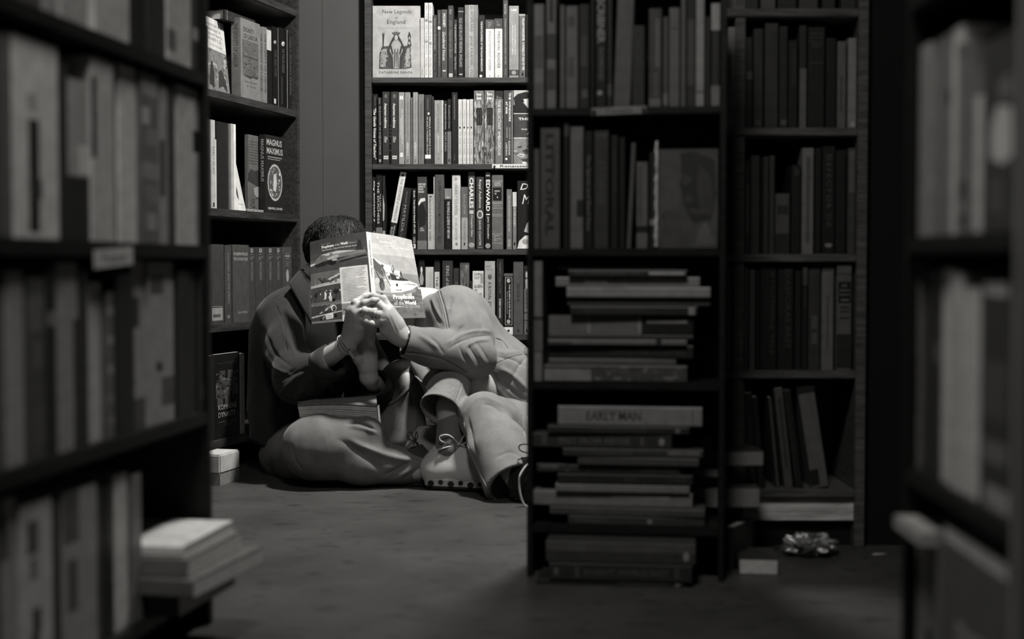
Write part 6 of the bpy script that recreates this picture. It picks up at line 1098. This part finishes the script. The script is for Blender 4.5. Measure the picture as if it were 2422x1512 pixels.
bk += [R_(0, .78, .52, .99, 60), R_(0, .78, .52, .8, 110), ('p', [(.08, .93), (.2, .87), (.36, .81), (.42, .82), (.38, .88), (.2, .94)], 44), ('p', [(.06, .92), (.2, .86), (.36, .8), (.4, .81), (.2, .88)], 180), ('e', .385, .84, .045, .04, 200), ('e', .39, .845, .03, .03, 36), ('p', [(0, .92), (.52, .875), (.52, .885), (0, .935)], 170), ('p', [(.24, .83), (.34, .8), (.32, .84)], 120), ('p', [(.24, .905), (.37, .89), (.37, .955), (.25, .965)], 200), R_(.26, .92, .35, .925, 60), R_(.26, .94, .35, .945, 60), ('e', .17, .965, .025, .02, 25), ('e', .41, .93, .025, .02, 25), ('p', [(.2, .94), (.18, .97), (.25, .91)], 190), R_(0, .975, .52, 1, 110)]
bk += [R_(.52, .38, .975, .80, 196), R_(.52, .80, .975, .93, 128), R_(.52, .93, .975, 1.0, 200)]
bk += [R_(.55, .405 + .0165 * i, (.78 if i in (6, 13, 22) else .94 - .02 * ((i * 7) % 3)), .4095 + .0165 * i, 92) for i in range(23)]
bk += [('p', [(.54, .865), (.7, .86), (.9, .84), (.9, .85), (.7, .87), (.54, .875)], 40), ('p', [(.68, .83), (.72, .86), (.7, .89), (.66, .87)], 44), ('p', [(.82, .81), (.83, .81), (.82, .86)], 44), R_(.55, .945, .62, .95, 90), R_(.55, .958, .66, .963, 90)]
fr = [R_(0, .0, 1, .13, 150), R_(0, .13, 1, .25, 160), R_(0, .25, 1, .46, 148), R_(0, .46, 1, .60, 118), R_(0, .60, 1, .66, 96), R_(0, .66, 1, 1, 88), ('sp', 0, .62, 1, .98, 66, 112, 90, 5), ('sp', .1, .04, .95, .24, 146, 172, 24, 8)]
fr += [('t', 'Gerry Manning', .18, .085, .46, .112, 225, '', 'h'),
       ('p', [(0, .28), (.16, .345), (.34, .38), (.36, .42), (.34, .52), (.3, .55), (.16, .5), (0, .42)], 74), ('p', [(0, .28), (.16, .345), (.36, .385), (.34, .4), (.14, .37), (0, .305)], 190), ('p', [(.16, .42), (.24, .4), (.3, .55), (.22, .55)], 150),
       ('p', [(.0, .56), (.2, .545), (.36, .55), (.55, .555), (.78, .55), (.93, .575), (.935, .60), (.8, .65), (.55, .69), (.3, .70), (0, .68)], 205), ('p', [(0, .68), (.3, .7), (.55, .69), (.8, .65), (.9, .63), (.86, .68), (.6, .735), (.3, .745), (0, .72)], 118), ('p', [(0, .56), (.3, .55), (.32, .70), (0, .68)], 150),
       ('p', [(.36, .55), (.34, .47), (.5, .5), (.74, .535), (.64, .55)], 42), ('p', [(.5, .5), (.74, .535), (.72, .55), (.56, .52)], 60),
       ('p', [(.2, .40), (.24, .375), (.38, .365), (.42, .38), (.43, .44), (.38, .465), (.24, .455)], 212), ('e', .405, .415, .03, .048, 66), ('e', .3, .48, .035, .018, 225), ('p', [(.42, .45), (.46, .43), (.58, .44), (.6, .47), (.58, .5), (.46, .49)], 205), ('e', .58, .47, .024, .034, 60), ('e', .5, .515, .035, .015, 215),
       ('p', [(.33, .32), (.35, .36), (.405, .415), (.4, .42), (.345, .37)], 60), ('p', [(.405, .415), (.52, .5), (.51, .51)], 36), ('p', [(.6, .4), (.585, .47), (.64, .53), (.63, .535), (.575, .475)], 40),
       ('e', .14, .6, .055, .075, 50), ('e', .16, .62, .035, .05, 84), ('p', [(.02, .44), (.04, .44), (.2, .63), (.18, .63)], 46), ('p', [(.16, .44), (.175, .44), (.33, .62), (.32, .625)], 56), ('e', .05, .56, .05, .035, 165), ('e', .46, .605, .022, .02, 24), ('e', .12, .745, .045, .045, 30), ('e', .12, .745, .022, .022, 150), ('p', [(.62, .72), (.75, .695), (.76, .76), (.66, .73)], 165), ('e', .75, .775, .028, .03, 30), ('e', .75, .775, .012, .012, 150), ('p', [(.74, .7), (.77, .7), (.76, .77), (.75, .77)], 175), ('p', [(.1, .8), (.9, .8), (.8, .815), (.15, .82)], 60),
       ('t', 'CORSAIRE', .62, .578, .9, .6, 70, 'b', 'h'), ('t', 'N4NZK', .42, .655, .56, .678, 60, 'bi', 'h'), ('p', [(.93, .6), (.99, .58), (.99, .64), (.95, .64)], 190), ('e', .97, .61, .016, .02, 60),
       ('t', 'Propliners', .345, .735 + .1, .81, .90, 238, 'B', 'h'), ('t', 'of the', .36, .905, .56, .955, 215, 'l', 'h'), ('t', 'World', .575, .908, .83, .955, 238, 'B', 'h'),
       ('t', 'Volume 2', .34, .965, .56, .985, 215, '', 'h'), ('t', 'Water Bombers, Cargo and', .58, .962, .9, .975, 215, '', 'h'), ('t', 'South American Operations', .58, .98, .92, .992, 215, '', 'h')]
# move the title block up a little: it sits between the grass line and the lower edge
def shift(it):
    if it[0] == 't' and it[3] > .8:
        return it[:3] + (it[3] - .115,) + (it[4],) + (it[5] - .115,) + it[6:]
    return it
fr = [shift(i) for i in fr]
G = .35
skin_(mb, sB, grey(albM(70), G)); decals(mb, bk, sB, albM, G)
skin_(mb, sF, grey(albM(120), G)); decals(mb, fr, sF, albM, G)
skin_(mb, sS, grey(albM(196), G), 2, 10); decals(mb, [('t', 'Propliners of the World   Volume 2', .3, .1, .7, .52, 70, 'b', 'd')], sS, albM, G)
mb.keep = True; magz = mb.build('magazine')
tag(magz, 'aircraft magazine-format book held open upright before two faces', 'book')
mb = MB()
for f, sg in ((sB, 1), (sF, 0)):      # pages: a thin wedge behind each cover, thickest at the spine
    nu, nv = 8, 6; vs = []
    for layer in (0, 1):
        for j in range(nv + 1):
            for i in range(nu + 1):
                u, v = i / nu, .004 + .992 * j / nv; uu = (.012 + .988 * u) if sg else .988 * u; k = u if sg else 1 - u; p = f(uu, v, -3); d_ = Vector((0, 1, 0)); vs.append(p + d_ * (.0004 + layer * (.0012 + .0052 * k)))
    n1 = (nu + 1) * (nv + 1); fs = []
    for j in range(nv):
        for i in range(nu):
            a = j * (nu + 1) + i; fs += [(a, a + nu + 1, a + nu + 2, a + 1), (n1 + a, n1 + a + 1, n1 + a + nu + 2, n1 + a + nu + 1)]
    for i in range(nu): a = i; fs.append((a, a + 1, n1 + a + 1, n1 + a)); a = nv * (nu + 1) + i; fs.append((a + 1, a, n1 + a, n1 + a + 1))
    for j in range(nv): a = j * (nu + 1); fs.append((a + nu + 1, a, n1 + a, n1 + a + nu + 1)); a += nu; fs.append((a, a + nu + 1, n1 + a + nu + 1, n1 + a))
    mb.add(vs, fs, PAGES(.6))
kid(mb, 'page_block', magz, None, False)
# ------------------------------------------------------------------ thick paperback lying on the first reader's lap
TLt, TRt, TLb, TRb = P(704, 938, 3.93), P(890, 934, 3.92), P(704, 961, 3.845), P(892, 960, 3.83)   # upper cover: back edge, front edge
BL, BR = P(711, 998, 3.85), P(896, 1018, 3.835)
def top(u, v, L=0):
    p = TLt.lerp(TRt, u).lerp(TLb.lerp(TRb, u), v); return p + Vector((0, 0, -.006 * math.sin(math.pi * u) * (1 - v) + .004 * math.sin(math.pi * u * 1.2) * v + L * .0002))
def frn(u, v, L=0):
    p = TLb.lerp(TRb, u).lerp(BL.lerp(BR, u), v); return p + Vector((0, -L * .0002 - .002, .004 * math.sin(math.pi * u * 1.2) * (1 - v)))
top.curved = True; top.nu = 14
mb = MB(); skin_(mb, top, grey(.17, .5), 14, 6); decals(mb, [('t', 'TOURNAMENT', .08, .38, .92, .8, 40, 'w', 'h')], top, lambda t: lin(t), .5)
mb.add([top(1, 1) + Vector((.0005, -.003, .001)), top(1, 1) + Vector((.002, -.003, .001)), BR + Vector((.002, -.004, -.002)), BR + Vector((.0002, -.004, -.002))], [(0, 1, 2, 3)], grey(.6, .5))
mb.add([BL + Vector((-.001, -.004, -.001)), BR + Vector((.002, -.004, -.001)), BR + Vector((.0, .09, .0)), BL + Vector((0, .09, .0))], [(0, 1, 2, 3)], grey(.3, .5))
mb.keep = True; lap = mb.build('book', None, True); tag(lap, 'thick soft paperback lying closed on the lap of the dark-jacketed person', 'book')
m = lap.modifiers.new('t', 'SOLIDIFY'); m.thickness = .0008; m.offset = -1
mb = MB(); nu, nv = 16, 26; vs = []
rg = random.Random(8); jit = [rg.uniform(-.0012, .0012) for _ in range(nv + 1)]
for back_ in (0, 1):
    for j in range(nv + 1):
        for i in range(nu + 1): vs.append(frn(.004 + .99 * i / nu, j / nv) + Vector((0, (.085 if back_ else jit[j]), 0 if not back_ else .0)) + Vector((0, 0, -.001)))
n1 = (nu + 1) * (nv + 1); fs = []
for j in range(nv):
    for i in range(nu): a = j * (nu + 1) + i; fs.append((a, a + 1, a + nu + 2, a + nu + 1))
for j in range(nv): a = j * (nu + 1); fs.append((a, a + nu + 1, n1 + a + nu + 1, n1 + a)); a += nu; fs.append((a + nu + 1, a, n1 + a, n1 + a + nu + 1))
mb.add(vs, fs, grey(.5, .8, .1, 60)); mb.keep = True; kid(mb, 'page_block', lap, None, False)
